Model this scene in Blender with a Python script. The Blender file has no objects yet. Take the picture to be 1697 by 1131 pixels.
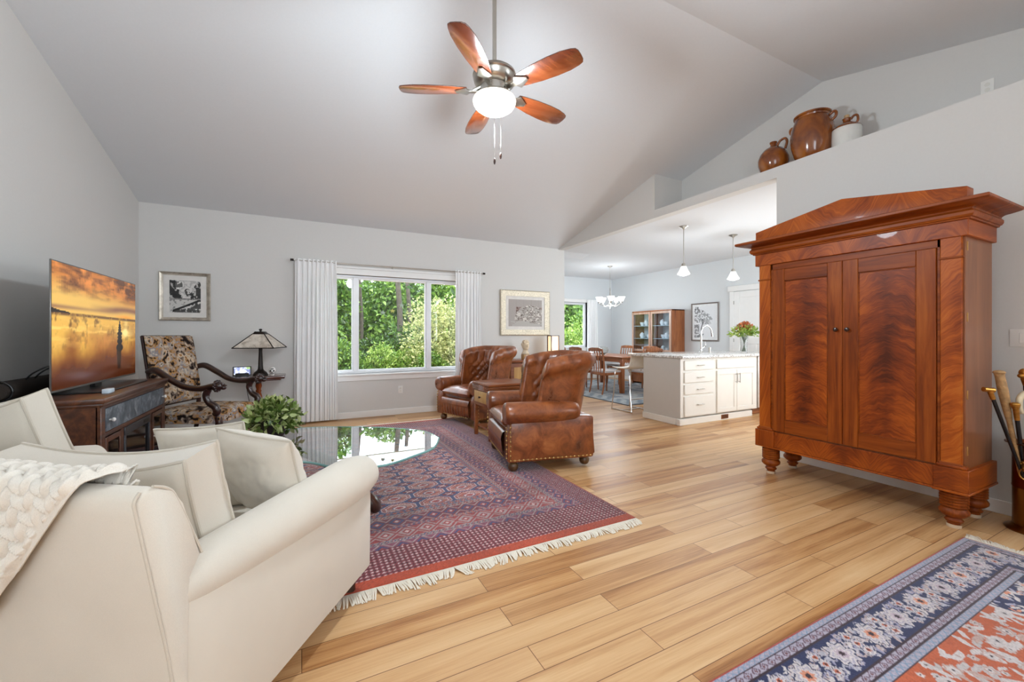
import bpy, bmesh, math, random
import numpy as np
from mathutils import Vector, Matrix
PI = math.pi
SC = bpy.context.scene
COL = SC.collection

# ------------------------------------------------------------------ camera, world, sun, lights, exposure
cd = bpy.data.cameras.new('camera')
cd.sensor_width = 36.0
cd.lens = 682.7 / 1697 * 36.0
cd.shift_y = -10.0 / 1697
cd.clip_start = 0.05
cam = bpy.data.objects.new('camera', cd)
COL.objects.link(cam)
cam.location = (0, 0, 1.19)
cam.rotation_euler = (PI / 2, 0, -math.radians(27.04))
SC.camera = cam

SC.view_settings.view_transform = 'Standard'
SC.view_settings.look = 'None'
SC.view_settings.gamma = 1.0
SC.view_settings.use_curve_mapping = False
SC.view_settings.exposure = 0.65
SC.cycles.use_denoising = True
SC.cycles.max_bounces = 12
SC.cycles.diffuse_bounces = 6
SC.cycles.glossy_bounces = 5
SC.cycles.transparent_max_bounces = 16
SC.cycles.sample_clamp_indirect = 6.0
SC.cycles.caustics_reflective = False
SC.cycles.caustics_refractive = False

W = bpy.data.worlds.new('sky')
SC.world = W
W.use_nodes = True
wn = W.node_tree.nodes
bgn = wn['Background']
bgn.inputs[0].default_value = (0.80, 0.90, 1.0, 1)
bgn.inputs[1].default_value = 4.5


def lamp(name, kind, loc, power, color=(1, 1, 1), rot=None, size=None, size_y=None, radius=None):
    l = bpy.data.lights.new(name, kind)
    l.energy = power
    l.color = color
    if kind == 'AREA':
        l.shape = 'RECTANGLE'
        l.size = size
        l.size_y = size_y
    if radius is not None:
        l.shadow_soft_size = radius
    o = bpy.data.objects.new(name, l)
    COL.objects.link(o)
    o.location = loc
    if rot:
        o.rotation_euler = rot
    return o


sun = lamp('sun', 'SUN', (0, -10, 20), 2.3, (1.0, 0.95, 0.86), rot=(math.radians(42), 0, math.radians(-14)))
sun.data.angle = 0.01
# added fill lights in invented windows outside the frame: right wall, camera wall, kitchen
lamp('side_fill_light', 'AREA', (4.25, -0.95, 1.7), 34, (0.86, 0.94, 1.0), rot=(PI / 2, 0, PI / 2), size=1.3, size_y=1.5)
lamp('front_fill_light', 'AREA', (-0.35, -1.84, 1.75), 6, (0.86, 0.94, 1.0), rot=(PI / 2, 0, 0), size=2.1, size_y=1.7)
lamp('kitchen_fill_light', 'AREA', (6.1, 1.66, 1.6), 28, (0.86, 0.94, 1.0), rot=(PI / 2, 0, 0), size=2.2, size_y=1.5)


# ------------------------------------------------------------------ object helpers
def tag(o, label=None, cat=None, group=None, kind=None):
    if label: o['label'] = label
    if cat: o['category'] = cat
    if group: o['group'] = group
    if kind: o['kind'] = kind
    return o


def thing(name, label, cat, loc=(0, 0, 0), rotz=0.0, group=None):
    o = bpy.data.objects.new(name, None)
    COL.objects.link(o)
    o.empty_display_size = 0.1
    o.location = loc
    o.rotation_euler = (0, 0, rotz)
    return tag(o, label, cat, group)


def link(name, me, mat, parent=None, kind=None, smooth=True, ang=40):
    if smooth:
        me.polygons.foreach_set('use_smooth', [True] * len(me.polygons))
        if ang:
            me.set_sharp_from_angle(angle=math.radians(ang))
    if mat: me.materials.append(mat)
    o = bpy.data.objects.new(name, me)
    COL.objects.link(o)
    if parent: o.parent = parent
    if kind: o['kind'] = kind
    return o


def kids(o):
    return [c for c in bpy.data.objects if c.parent == o]


def dup(root, loc, rotz, label, group=None, scale=None):
    r = root.copy()
    COL.objects.link(r)
    r.location = loc
    r.rotation_euler = (0, 0, rotz)
    if scale: r.scale = scale
    r['label'] = label
    if group: r['group'] = group
    for ch in kids(root):
        c = ch.copy()
        COL.objects.link(c)
        c.parent = r
        for g in kids(ch):
            d = g.copy()
            COL.objects.link(d)
            d.parent = c
    return r


def smooth_path(pts, n=6):
    P = [Vector(p) for p in pts]
    out = []
    for i in range(len(P) - 1):
        p0 = P[max(i - 1, 0)]; p1 = P[i]; p2 = P[i + 1]; p3 = P[min(i + 2, len(P) - 1)]
        for k in range(n):
            t = k / n
            out.append(0.5 * ((2 * p1) + (p2 - p0) * t + (2 * p0 - 5 * p1 + 4 * p2 - p3) * t * t + (3 * p1 - p0 - 3 * p2 + p3) * t ** 3))
    out.append(P[-1])
    return out


class MB:
    def __init__(s):
        s.bm = bmesh.new()

    def _x(s, vs, M):
        if M is not None:
            for v in vs: v.co = M @ v.co

    def box(s, x0, y0, z0, x1, y1, z1, bev=0.0, seg=2, M=None):
        t = bmesh.new()
        c = [t.verts.new(p) for p in ((x0, y0, z0), (x1, y0, z0), (x1, y1, z0), (x0, y1, z0), (x0, y0, z1), (x1, y0, z1), (x1, y1, z1), (x0, y1, z1))]
        for f in ((3, 2, 1, 0), (4, 5, 6, 7), (0, 1, 5, 4), (1, 2, 6, 5), (2, 3, 7, 6), (3, 0, 4, 7)):
            t.faces.new([c[i] for i in f])
        bmesh.ops.recalc_face_normals(t, faces=t.faces)
        if bev > 0:
            bmesh.ops.bevel(t, geom=list(t.edges), offset=bev, segments=seg, affect='EDGES', profile=0.5)
        s.merge(t, M)
        return s

    def merge(s, t, M=None):
        t.verts.index_update()
        m = [s.bm.verts.new((M @ v.co) if M is not None else v.co) for v in t.verts]
        for f in t.faces:
            try: s.bm.faces.new([m[v.index] for v in f.verts])
            except ValueError: pass
        t.free()

    def rings(s, rings, closed=True, cap=True):
        R = [[s.bm.verts.new(p) for p in r] for r in rings]
        n = len(R[0])
        for a, b in zip(R[:-1], R[1:]):
            for i in range(n if closed else n - 1):
                j = (i + 1) % n
                s.bm.faces.new((a[i], a[j], b[j], b[i]))
        if cap and closed:
            s.bm.faces.new(R[0][::-1])
            s.bm.faces.new(R[-1])
        return s

    def cyl(s, p0, p1, r0, r1=None, n=16, cap=True):
        return s.tube([p0, p1], [r0, r0 if r1 is None else r1], n, cap=cap)

    def tube(s, pts, r, n=8, cap=True, flat=1.0):
        P = [Vector(p) for p in pts]
        if not isinstance(r, (list, tuple)): r = [r] * len(P)
        if len(r) != len(P):
            r = list(np.interp(np.linspace(0, 1, len(P)), np.linspace(0, 1, len(r)), r))
        T = [(P[min(i + 1, len(P) - 1)] - P[max(i - 1, 0)]).normalized() for i in range(len(P))]
        up = Vector((0, 0, 1)) if abs(T[0].z) < 0.9 else Vector((1, 0, 0))
        a = T[0].cross(up).normalized()
        rings = []
        for i in range(len(P)):
            if i: a = (a - T[i] * a.dot(T[i])).normalized()
            b = T[i].cross(a)
            rings.append([P[i] + (a * math.cos(2 * PI * k / n) + b * math.sin(2 * PI * k / n) * flat) * r[i] for k in range(n)])
        return s.rings(rings, True, cap)

    def lathe(s, prof, c=(0, 0, 0), n=24, M=None, cap=True):
        rings = []
        for r, z in prof:
            ring = []
            for k in range(n):
                p = Vector((c[0] + r * math.cos(2 * PI * k / n), c[1] + r * math.sin(2 * PI * k / n), c[2] + z))
                ring.append(M @ p if M is not None else p)
            rings.append(ring)
        return s.rings(rings, True, cap)

    def ell(s, c, r, nu=16, nv=10, M=None):
        if not isinstance(r, (tuple, list)): r = (r, r, r)
        rings = []
        for j in range(nv + 1):
            ph = -PI / 2 + PI * (0.02 + 0.96 * j / nv)
            ring = []
            for k in range(nu):
                p = Vector((c[0] + r[0] * math.cos(ph) * math.cos(2 * PI * k / nu), c[1] + r[1] * math.cos(ph) * math.sin(2 * PI * k / nu), c[2] + r[2] * math.sin(ph)))
                ring.append(M @ p if M is not None else p)
            rings.append(ring)
        return s.rings(rings)

    def prism(s, poly, axis, a, b, bev=0.0, M=None):
        """poly: 2D points in the plane of the other two axes (in xyz order), extruded from a to b along axis"""
        def P(p, t):
            q = list(p)
            q.insert(axis, t)
            return Vector(q)
        t = bmesh.new()
        A = [t.verts.new(P(p, a)) for p in poly]
        B = [t.verts.new(P(p, b)) for p in poly]
        t.faces.new(A)
        t.faces.new(B)
        n = len(poly)
        for i in range(n):
            j = (i + 1) % n
            t.faces.new((A[i], A[j], B[j], B[i]))
        bmesh.ops.recalc_face_normals(t, faces=t.faces)
        if bev: bmesh.ops.bevel(t, geom=list(t.edges), offset=bev, segments=2, affect='EDGES', profile=0.5)
        s.merge(t, M)
        return s

    def build(s, name, mat, parent=None, kind=None, smooth=True, ang=40, recalc=True):
        if recalc: bmesh.ops.recalc_face_normals(s.bm, faces=s.bm.faces)
        me = bpy.data.meshes.new(name)
        s.bm.to_mesh(me)
        s.bm.free()
        return link(name, me, mat, parent, kind, smooth, ang)


def np_mesh(name, V, F):
    """mesh from numpy vertices (n,3) and quads (m,4)"""
    me = bpy.data.meshes.new(name)
    V = np.asarray(V, np.float32); F = np.asarray(F, np.int32)
    k = F.shape[1]
    me.vertices.add(len(V)); me.vertices.foreach_set('co', V.ravel())
    me.loops.add(F.size); me.loops.foreach_set('vertex_index', F.ravel())
    me.polygons.add(len(F))
    me.polygons.foreach_set('loop_start', np.arange(0, F.size, k, dtype=np.int32))
    me.update(calc_edges=True)
    return me


def grid_faces(nv, nu, cu=False):
    i = np.arange(nv - 1)[:, None]
    j = np.arange(nu if cu else nu - 1)[None, :]
    j2 = (j + 1) % nu
    return np.stack([i * nu + j, i * nu + j2, (i + 1) * nu + j2, (i + 1) * nu + j], -1).reshape(-1, 4)


def grid(name, V, mat, parent=None, cu=False, cols=None, kind=None, ang=60, flip=False, smooth=True):
    """V: (nv,nu,3) surface grid, cols: (nv,nu,3) display colours"""
    nv, nu = V.shape[:2]
    F = grid_faces(nv, nu, cu)
    if flip: F = F[:, ::-1]
    me = np_mesh(name, V.reshape(-1, 3), F)
    if cols is not None:
        c = np.clip(cols, 0, 1).reshape(-1, 3)
        lin = np.where(c <= 0.04045, c / 12.92, ((c + 0.055) / 1.055) ** 2.4)
        at = me.color_attributes.new('pattern', 'FLOAT_COLOR', 'POINT')
        at.data.foreach_set('color', np.concatenate([lin, np.ones((len(lin), 1))], 1).astype(np.float32).ravel())
    return link(name, me, mat, parent, kind, smooth, ang)


def vnoise(shape, cell, seed, octv=3):
    """smooth value noise, 0..1"""
    r = np.random.RandomState(seed)
    out = np.zeros(shape); amp = 1.0; tot = 0
    for o in range(octv):
        cy = max(2, int(shape[0] / cell) + 2); cx = max(2, int(shape[1] / cell) + 2)
        g = r.rand(cy + 1, cx + 1)
        y = np.linspace(0, cy - 1, shape[0]); x = np.linspace(0, cx - 1, shape[1])
        yi = y.astype(int); xi = x.astype(int)
        fy = (y - yi)[:, None]; fx = (x - xi)[None, :]
        fy = fy * fy * (3 - 2 * fy); fx = fx * fx * (3 - 2 * fx)
        a = g[yi][:, xi]; b = g[yi][:, xi + 1]; c = g[yi + 1][:, xi]; d = g[yi + 1][:, xi + 1]
        out += amp * ((a * (1 - fx) + b * fx) * (1 - fy) + (c * (1 - fx) + d * fx) * fy)
        tot += amp; amp *= 0.5; cell = max(cell / 2, 1.0)
    return out / tot


def rgb(r, g, b):
    return np.array([r, g, b]) / 255.0


def lin(r, g, b):
    c = [r / 255, g / 255, b / 255]
    return tuple((x / 12.92 if x <= 0.04045 else ((x + 0.055) / 1.055) ** 2.4) for x in c) + (1,)


# ------------------------------------------------------------------ materials
class NT:
    def __init__(s, name):
        s.m = bpy.data.materials.new(name)
        s.m.use_nodes = True
        s.t = s.m.node_tree
        s.b = s.t.nodes['Principled BSDF']

    def n(s, kind, **kw):
        nd = s.t.nodes.new(kind)
        for k, v in kw.items():
            if hasattr(nd, k): setattr(nd, k, v)
        return nd

    def l(s, a, b):
        s.t.links.new(a, b)

    def math(s, op, a, b=None, c=None):
        nd = s.n('ShaderNodeMath', operation=op)
        for i, v in enumerate((a, b, c)):
            if v is None: continue
            if isinstance(v, (int, float)): nd.inputs[i].default_value = v
            else: s.l(v, nd.inputs[i])
        return nd.outputs[0]

    def coord(s, scale=(1, 1, 1), rot=(0, 0, 0), loc=(0, 0, 0), kind='Object'):
        tc = s.n('ShaderNodeTexCoord')
        mp = s.n('ShaderNodeMapping')
        mp.inputs['Scale'].default_value = scale
        mp.inputs['Rotation'].default_value = rot
        mp.inputs['Location'].default_value = loc
        s.l(tc.outputs[kind], mp.inputs['Vector'])
        return mp.outputs[0]

    def noise(s, vec, scale, detail=4, rough=0.55, dist=0.0):
        nd = s.n('ShaderNodeTexNoise')
        nd.inputs['Scale'].default_value = scale
        nd.inputs['Detail'].default_value = detail
        nd.inputs['Roughness'].default_value = rough
        nd.inputs['Distortion'].default_value = dist
        if vec is not None: s.l(vec, nd.inputs['Vector'])
        return nd.outputs['Fac']

    def ramp(s, fac, stops, interp='LINEAR'):
        nd = s.n('ShaderNodeValToRGB')
        nd.color_ramp.interpolation = interp
        e = nd.color_ramp.elements
        while len(e) < len(stops): e.new(0.5)
        for el, (p, c) in zip(e, stops):
            el.position = p
            el.color = c if len(c) == 4 else tuple(c) + (1,)
        s.l(fac, nd.inputs[0])
        return nd.outputs[0]

    def mix(s, fac, a, b, mode='MIX'):
        nd = s.n('ShaderNodeMix', data_type='RGBA', blend_type=mode)
        for i, v in ((0, fac), (6, a), (7, b)):
            if isinstance(v, (int, float)): nd.inputs[i].default_value = v
            elif isinstance(v, tuple): nd.inputs[i].default_value = v
            else: s.l(v, nd.inputs[i])
        return nd.outputs[2]

    def bump(s, h, strength=0.3, dist=0.01):
        nd = s.n('ShaderNodeBump')
        nd.inputs['Strength'].default_value = strength
        nd.inputs['Distance'].default_value = dist
        s.l(h, nd.inputs['Height'])
        s.l(nd.outputs[0], s.b.inputs['Normal'])

    def base(s, c):
        if isinstance(c, tuple): s.b.inputs['Base Color'].default_value = c
        else: s.l(c, s.b.inputs['Base Color'])

    def set(s, **kw):
        for k, v in kw.items():
            s.b.inputs[k.replace('_', ' ')].default_value = v
        return s


def plain(name, col, rough=0.5, metal=0.0, var=0.06, scale=12, bump=0.0, **kw):
    """paint, metal, plastic: one colour with a faint noise variation"""
    t = NT(name)
    n = t.noise(t.coord(), scale)
    d = tuple(max(0, c * (1 - var)) for c in col[:3]) + (1,)
    u = tuple(min(1, c * (1 + var)) for c in col[:3]) + (1,)
    t.base(t.ramp(n, [(0.3, d), (0.7, u)]))
    t.set(Roughness=rough, Metallic=metal)
    if bump: t.bump(n, bump)
    for k, v in kw.items(): t.b.inputs[k.replace('_', ' ')].default_value = v
    return t.m


def wood(name, dark, mid, light, axis=0, freq=10, stretch=9, rough=0.35, coat=0.2, bump=0.05, seed=0.0, spec=0.5):
    t = NT(name)
    sc = [freq, freq, freq]
    sc[axis] = freq / stretch
    v = t.coord(tuple(sc), loc=(seed, seed * 1.7, seed * 0.6))
    n1 = t.noise(v, 1.0, 6, 0.6, 1.2)
    n2 = t.noise(v, 5.0, 3, 0.6, 0.4)
    f = t.math('ADD', t.math('MULTIPLY', n1, 0.75), t.math('MULTIPLY', n2, 0.25))
    t.base(t.ramp(f, [(0.32, dark), (0.5, mid), (0.68, light)]))
    t.set(Roughness=rough)
    t.b.inputs['Coat Weight'].default_value = coat
    t.b.inputs['Coat Roughness'].default_value = 0.15
    t.b.inputs['Specular IOR Level'].default_value = spec
    if bump: t.bump(n2, bump, 0.004)
    return t.m


def attr_mat(name, rough=0.8, emit=0.0, bump=0.0, bscale=300, spec=0.3, sheen=0.0):
    t = NT(name)
    a = t.n('ShaderNodeAttribute')
    a.attribute_name = 'pattern'
    n = t.noise(t.coord(), bscale, 2)
    col = t.mix(0.18 if not emit else 0.0, a.outputs['Color'], t.ramp(n, [(0.3, (0.25, 0.25, 0.25, 1)), (0.7, (1, 1, 1, 1))]), 'MULTIPLY')
    t.base(col)
    t.set(Roughness=rough)
    t.b.inputs['Specular IOR Level'].default_value = spec
    t.b.inputs['Sheen Weight'].default_value = sheen
    t.b.inputs['Sheen Roughness'].default_value = 0.4
    if emit:
        t.l(a.outputs['Color'], t.b.inputs['Emission Color'])
        t.b.inputs['Emission Strength'].default_value = emit
        t.base((0.01, 0.01, 0.01, 1))
    if bump: t.bump(n, bump, 0.003)
    return t.m


def glass(name, tint=(1, 1, 1, 1), rough=0.0, refl=0.7):
    """thin pane: clear pass-through plus mirror reflection by angle"""
    t = NT(name)
    t.t.nodes.remove(t.b)
    tr = t.n('ShaderNodeBsdfTransparent'); tr.inputs[0].default_value = tint
    gl = t.n('ShaderNodeBsdfGlossy'); gl.inputs['Roughness'].default_value = rough
    lw = t.n('ShaderNodeLayerWeight'); lw.inputs[0].default_value = 0.5
    fr = t.math('ADD', t.math('MULTIPLY', t.math('POWER', lw.outputs['Facing'], 5.0), 0.96), 0.04)
    mx = t.n('ShaderNodeMixShader')
    t.l(t.math('MINIMUM', t.math('MULTIPLY', fr, refl), 1.0), mx.inputs[0])
    t.l(tr.outputs[0], mx.inputs[1]); t.l(gl.outputs[0], mx.inputs[2])
    t.l(mx.outputs[0], t.t.nodes['Material Output'].inputs[0])
    return t.m


def emissive(name, col, strength, base=(0.9, 0.9, 0.88, 1)):
    t = NT(name)
    n = t.noise(t.coord(), 6)
    t.l(t.ramp(n, [(0.2, tuple(c * 0.94 for c in col[:3]) + (1,)), (0.8, col)]), t.b.inputs['Emission Color'])
    t.b.inputs['Emission Strength'].default_value = strength
    t.base(base)
    return t.m


M = {}
M['wall'] = plain('wall_paint', lin(212, 210, 206), 0.85, var=0.01, scale=60, bump=0.03)
M['ceil'] = plain('ceiling_paint', lin(219, 221, 223), 0.9, var=0.01, scale=60, bump=0.03)
M['kwall'] = plain('kitchen_wall_paint', lin(216, 219, 220), 0.85, var=0.01, scale=60, bump=0.03)
M['trim'] = plain('white_trim_paint', lin(236, 235, 232), 0.4, var=0.01)
M['vinyl'] = plain('white_vinyl', lin(238, 240, 242), 0.35, var=0.01)
M['plastic'] = plain('white_plastic', lin(235, 233, 228), 0.35, var=0.01)
M['black'] = plain('black_plastic', lin(18, 18, 19), 0.35)
M['dark'] = plain('dark_metal', lin(40, 34, 30), 0.4, 0.6)
M['nickel'] = plain('brushed_nickel', lin(190, 186, 178), 0.28, 1.0)
M['chrome'] = plain('chrome', lin(215, 215, 215), 0.1, 1.0)
M['steel'] = plain('stainless_steel', lin(205, 204, 202), 0.3, 0.9)
M['brass'] = plain('aged_brass', lin(150, 105, 50), 0.3, 1.0, var=0.25, scale=6)
M['glass'] = glass('window_glass')
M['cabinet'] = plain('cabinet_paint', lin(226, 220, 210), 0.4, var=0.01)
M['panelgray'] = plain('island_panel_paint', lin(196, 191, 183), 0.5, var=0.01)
# ------------------------------------------------------------------ floor material
def floor_mat():
    t = NT('acacia_plank_floor')
    v = t.coord()
    br = t.n('ShaderNodeTexBrick')
    br.offset = 0.37; br.offset_frequency = 2; br.squash = 1.0
    t.l(v, br.inputs['Vector'])
    br.inputs['Scale'].default_value = 1.0
    br.inputs['Mortar Size'].default_value = 0.0016
    br.inputs['Mortar Smooth'].default_value = 0.1
    br.inputs['Brick Width'].default_value = 1.22
    br.inputs['Row Height'].default_value = 0.125
    br.inputs['Color1'].default_value = (0, 0, 0, 1)
    br.inputs['Color2'].default_value = (1, 1, 1, 1)
    br.inputs['Mortar'].default_value = (0.5, 0.5, 0.5, 1)
    rnd = t.n('ShaderNodeSeparateColor')
    t.l(br.outputs['Color'], rnd.inputs[0])
    r = rnd.outputs[0]
    # grain: shifted per plank
    cx = t.n('ShaderNodeCombineXYZ')
    t.l(t.math('MULTIPLY', r, 37.0), cx.inputs[0]); t.l(t.math('MULTIPLY', r, 11.0), cx.inputs[1]); t.l(t.math('MULTIPLY', r, 5.0), cx.inputs[2])
    va = t.n('ShaderNodeVectorMath', operation='ADD')
    t.l(v, va.inputs[0]); t.l(cx.outputs[0], va.inputs[1])
    mp = t.n('ShaderNodeMapping'); mp.inputs['Scale'].default_value = (0.6, 6.0, 1)
    t.l(va.outputs[0], mp.inputs['Vector'])
    g1 = t.noise(mp.outputs[0], 1.3, 6, 0.62, 0.9)
    mp2 = t.n('ShaderNodeMapping'); mp2.inputs['Scale'].default_value = (2.2, 90, 1)
    t.l(va.outputs[0], mp2.inputs['Vector'])
    g2 = t.noise(mp2.outputs[0], 1.5, 3, 0.6, 0.5)
    # cathedral figure
    wv = t.n('ShaderNodeTexWave', wave_type='BANDS', bands_direction='Y')
    wv.inputs['Scale'].default_value = 0.45; wv.inputs['Distortion'].default_value = 16.0
    wv.inputs['Detail'].default_value = 3.0; wv.inputs['Detail Scale'].default_value = 0.8
    t.l(mp.outputs[0], wv.inputs['Vector'])
    f = t.math('ADD', t.math('ADD', t.math('MULTIPLY', g1, 0.55), t.math('MULTIPLY', g2, 0.34)), t.math('MULTIPLY', wv.outputs['Fac'], 0.10))
    light = t.ramp(f, [(0.30, lin(178, 132, 84)), (0.46, lin(203, 160, 112)), (0.60, lin(213, 174, 127)), (0.78, lin(222, 190, 146))])
    dark = t.ramp(f, [(0.30, lin(110, 64, 30)), (0.42, lin(152, 98, 52)), (0.56, lin(188, 138, 86)), (0.78, lin(216, 176, 124))])
    col = t.mix(t.ramp(r, [(0.4, (0, 0, 0, 1)), (1.0, (1, 1, 1, 1))]), light, dark)
    col = t.mix(br.outputs['Fac'], col, lin(112, 74, 42))
    t.base(col)
    t.set(Roughness=0.3)
    t.l(t.ramp(g1, [(0.3, (0.34,) * 3), (0.7, (0.44,) * 3)]), t.b.inputs['Roughness'])
    t.b.inputs['Specular IOR Level'].default_value = 0.4
    t.bump(t.math('SUBTRACT', t.math('MULTIPLY', g1, 0.5), br.outputs['Fac']), 0.12, 0.004)
    return t.m


M['floor'] = floor_mat()

# ------------------------------------------------------------------ room shell (metres; camera stands at x=0 y=0, back wall at y=6.276)
XL, XR, YB, YF, PLATE = -1.70, 4.15, 6.276, -1.74, 2.75
RIDGE_Y, RIDGE_Z, PITCH = 2.268, 3.736, 0.246
MB().box(-1.9, -1.95, -0.12, 7.9, 9.2, 0.0).build('floor', M['floor'], kind='structure', smooth=False)
# vaulted ceiling: two slopes meeting at a ridge that runs along x
zb, zf = PLATE - 0.3 * PITCH, PLATE - 0.3 * PITCH
ce = MB()
ce.prism([(YB + 0.3, zb), (RIDGE_Y, RIDGE_Z), (YF - 0.3, zf), (YF - 0.3, zf + 0.15), (RIDGE_Y, RIDGE_Z + 0.15), (YB + 0.3, zb + 0.15)], 0, -1.95, 4.9)
ce.build('ceiling', M['ceil'], kind='structure', smooth=False)
MB().box(4.28, -1.95, 2.735, 7.95, 9.25, 2.835).build('ceiling_kitchen', M['ceil'], kind='structure', smooth=False)
MB().box(4.15, -1.95, 2.735, 4.28, 4.0, 2.84).box(4.28, -1.95, 2.836, 4.70, 4.0, 2.84).build('trim_1', M['wall'], kind='structure', smooth=False)


def wall_hole(mb, axis, c0, c1, a0, a1, z0, z1, holes):
    """wall slab with rectangular holes; axis 1: slab thickness along y, runs along x"""
    def B(a, b, z, w):
        if b - a < 1e-6 or w - z < 1e-6: return
        if axis == 1: mb.box(a, c0, z, b, c1, w)
        else: mb.box(c0, a, z, c1, b, w)
    cur = a0
    for (h0, h1, hz0, hz1) in sorted(holes):
        B(cur, h0, z0, z1); B(h0, h1, z0, hz0); B(h0, h1, hz1, z1); cur = h1
    B(cur, a1, z0, z1)
    return mb


WX0, WX1, WZ0, WZ1 = 0.16, 2.29, 0.63, 2.05
wall_hole(MB(), 1, YB, YB + 0.16, -1.86, 4.28, 0, 2.80, [(WX0, WX1, WZ0, WZ1)]).build('wall_back', M['wall'], kind='structure', smooth=False)
MB().prism([(YF - .1, 0), (YB + .1, 0), (YB + .1, 2.78), (RIDGE_Y, 3.80), (YF - .1, 2.78)], 0, XL - 0.14, XL).build('wall_left', M['wall'], kind='structure', smooth=False)
wall_hole(MB(), 1, YF - 0.14, YF, -1.86, 4.8, 0, 2.80, [(-1.4, 0.7, 0.9, 2.6)]).build('wall_front', M['wall'], kind='structure', smooth=False)
# right wall: solid up to the plant ledge near the camera, header over the kitchen opening, gable piece by the back wall
wr = MB()
wall_hole(wr, 0, XR, XR + 0.13, YF - 0.1, 2.42, 0, 2.735, [(-1.6, -.3, .95, 2.45)])
wr.prism([(3.987, 2.84), (YB, 2.84), (YB, 2.78), (YB + .1, 2.78), (YB + .1, 2.85), (3.987, 3.40)], 0, XR, XR + 0.13)
wr.box(XR, 4.0, 2.7351, XR + 0.13, YB, 2.84)
wr.box(XR + 0.13, 3.987, 2.84, 4.66, 4.11, 3.42)
wr.build('wall_right', M['wall'], kind='structure', smooth=False)
MB().prism([(YF - .1, 2.836), (4.2, 2.836), (4.2, 3.36), (RIDGE_Y, 3.80), (YF - .1, 2.90)], 0, 4.66, 4.80).build('wall_recess', M['wall'], kind='structure', smooth=False)
# kitchen and dining
MB().box(7.72, 1.4, 0, 7.86, 9.2, 2.76).build('wall_kitchen', M['kwall'], kind='structure', smooth=False)
wall_hole(MB(), 1, 9.0, 9.14, 4.15, 7.72, 0, 2.76, [(5.1, 6.86, 0.86, 2.06)]).build('wall_dining', M['kwall'], kind='structure', smooth=False)
MB().box(4.15, 6.44, 0, 4.28, 9.0, 2.76).build('wall_dining_left', M['kwall'], kind='structure', smooth=False)
wall_hole(MB(), 1, 1.44, 1.58, 4.28, 7.72, 0, 2.76, [(4.9, 7.3, 0.8, 2.4)]).build('wall_kitchen_front', M['kwall'], kind='structure', smooth=False)


def base_board(name, runs, t=0.014, h=0.09):
    mb = MB()
    for (x0, y0, x1, y1) in runs: mb.box(x0, y0, 0, x1, y1, h, 0.004, 1)
    return mb.build(name, M['trim'], kind='structure')


base_board('baseboard_back', [(XL, YB - .014, 4.28, YB)])
base_board('baseboard_left', [(XL, YF, XL + .014, YB - .014)])
base_board('baseboard_right', [(XR - .014, YF, XR, 2.42)])
base_board('baseboard_kitchen', [(7.706, 5.42, 7.72, 9.0)])
base_board('baseboard_dining', [(4.28, 8.986, 7.706, 9.0)])


# ------------------------------------------------------------------ windows and doors
def frame_rect(mb, x0, x1, z0, z1, y0, y1, w, bev=0.004):
    mb.box(x0, y0, z0, x1, y1, z0 + w, bev, 1).box(x0, y0, z1 - w, x1, y1, z1, bev, 1)
    mb.box(x0, y0, z0 + w, x0 + w, y1, z1 - w, bev, 1).box(x1 - w, y0, z0 + w, x1, y1, z1 - w, bev, 1)
    return mb


def window(n, x0, x1, z0, z1, y, mulls):
    r = bpy.data.objects.new('window_%d' % n, None); COL.objects.link(r); r['kind'] = 'structure'
    f = MB()
    frame_rect(f, x0, x1, z0, z1, y + 0.04, y + 0.12, 0.035)
    for m in mulls: f.box(m - 0.028, y + 0.045, z0 + .035, m + 0.028, y + 0.115, z1 - .035, 0.004, 1)
    f.build('window_frame', M['vinyl'], r)
    xs = [x0 + .035] + [q for m in mulls for q in (m - .028, m + .028)] + [x1 - .035]
    for a, b in zip(xs[0::2], xs[1::2]):
        s = MB()
        frame_rect(s, a, b, z0 + .035, z1 - .035, y + 0.06, y + 0.10, 0.022, 0.003)
        s.build('sash', M['vinyl'], r)
        MB().box(a + .02, y + .078, z0 + .055, b - .02, y + .082, z1 - .055).build('pane', M['glass'], r, smooth=False)
    # jamb liner, casing, sill
    c = MB()
    c.box(x0 - .004, y, z1, x1 + .004, y + .05, z1 + .012).box(x0 - .012, y, z0, x0, y + .05, z1).box(x1, y, z0, x1 + .012, y + .05, z1)
    c.box(x0 - .06, y - .018, z1, x1 + .06, y, z1 + .085, .004, 1)
    c.build('casing', M['trim'], r)
    MB().box(x0 - .07, y - .035, z0 - .03, x1 + .07, y + .05, z0, .006, 2).box(x0 - .05, y - .016, z0 - .10, x1 + .05, y, z0 - .03, .004, 1).build('window_sill', M['trim'], r)
    return r


window(1, WX0, WX1, WZ0, WZ1, YB, [0.69, 1.76])
window(2, 5.1, 6.86, 0.86, 2.06, 9.0, [5.98])
for n, axis in ((3, 0), (4, 1)):  # unseen windows, added to frame the side and front fill lights
    r = bpy.data.objects.new('window_%d' % n, None); COL.objects.link(r); r['kind'] = 'structure'
    a0, a1, z0, z1 = ((-1.6, -.3, .95, 2.45), (-1.4, .7, .9, 2.6))[axis]
    if axis: r.location = (0, YF - .09, 0)
    else: r.location = (XR + .09, 0, 0); r.rotation_euler = (0, 0, PI / 2)
    f = frame_rect(MB(), a0, a1, z0, z1, -.02, .03, .05)
    f.box((a0 + a1) / 2 - .025, -.018, z0 + .05, (a0 + a1) / 2 + .025, .028, z1 - .05, .004, 1)
    f.build('window_frame', M['vinyl'], r)
    c = MB()
    k = .10 if axis else -.10
    frame_rect(c, a0 - .09, a1 + .09, z0 - .09, z1 + .09, .09 if axis else .075, .105 if axis else .09, .09)
    c.build('casing', M['trim'], r)
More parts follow.
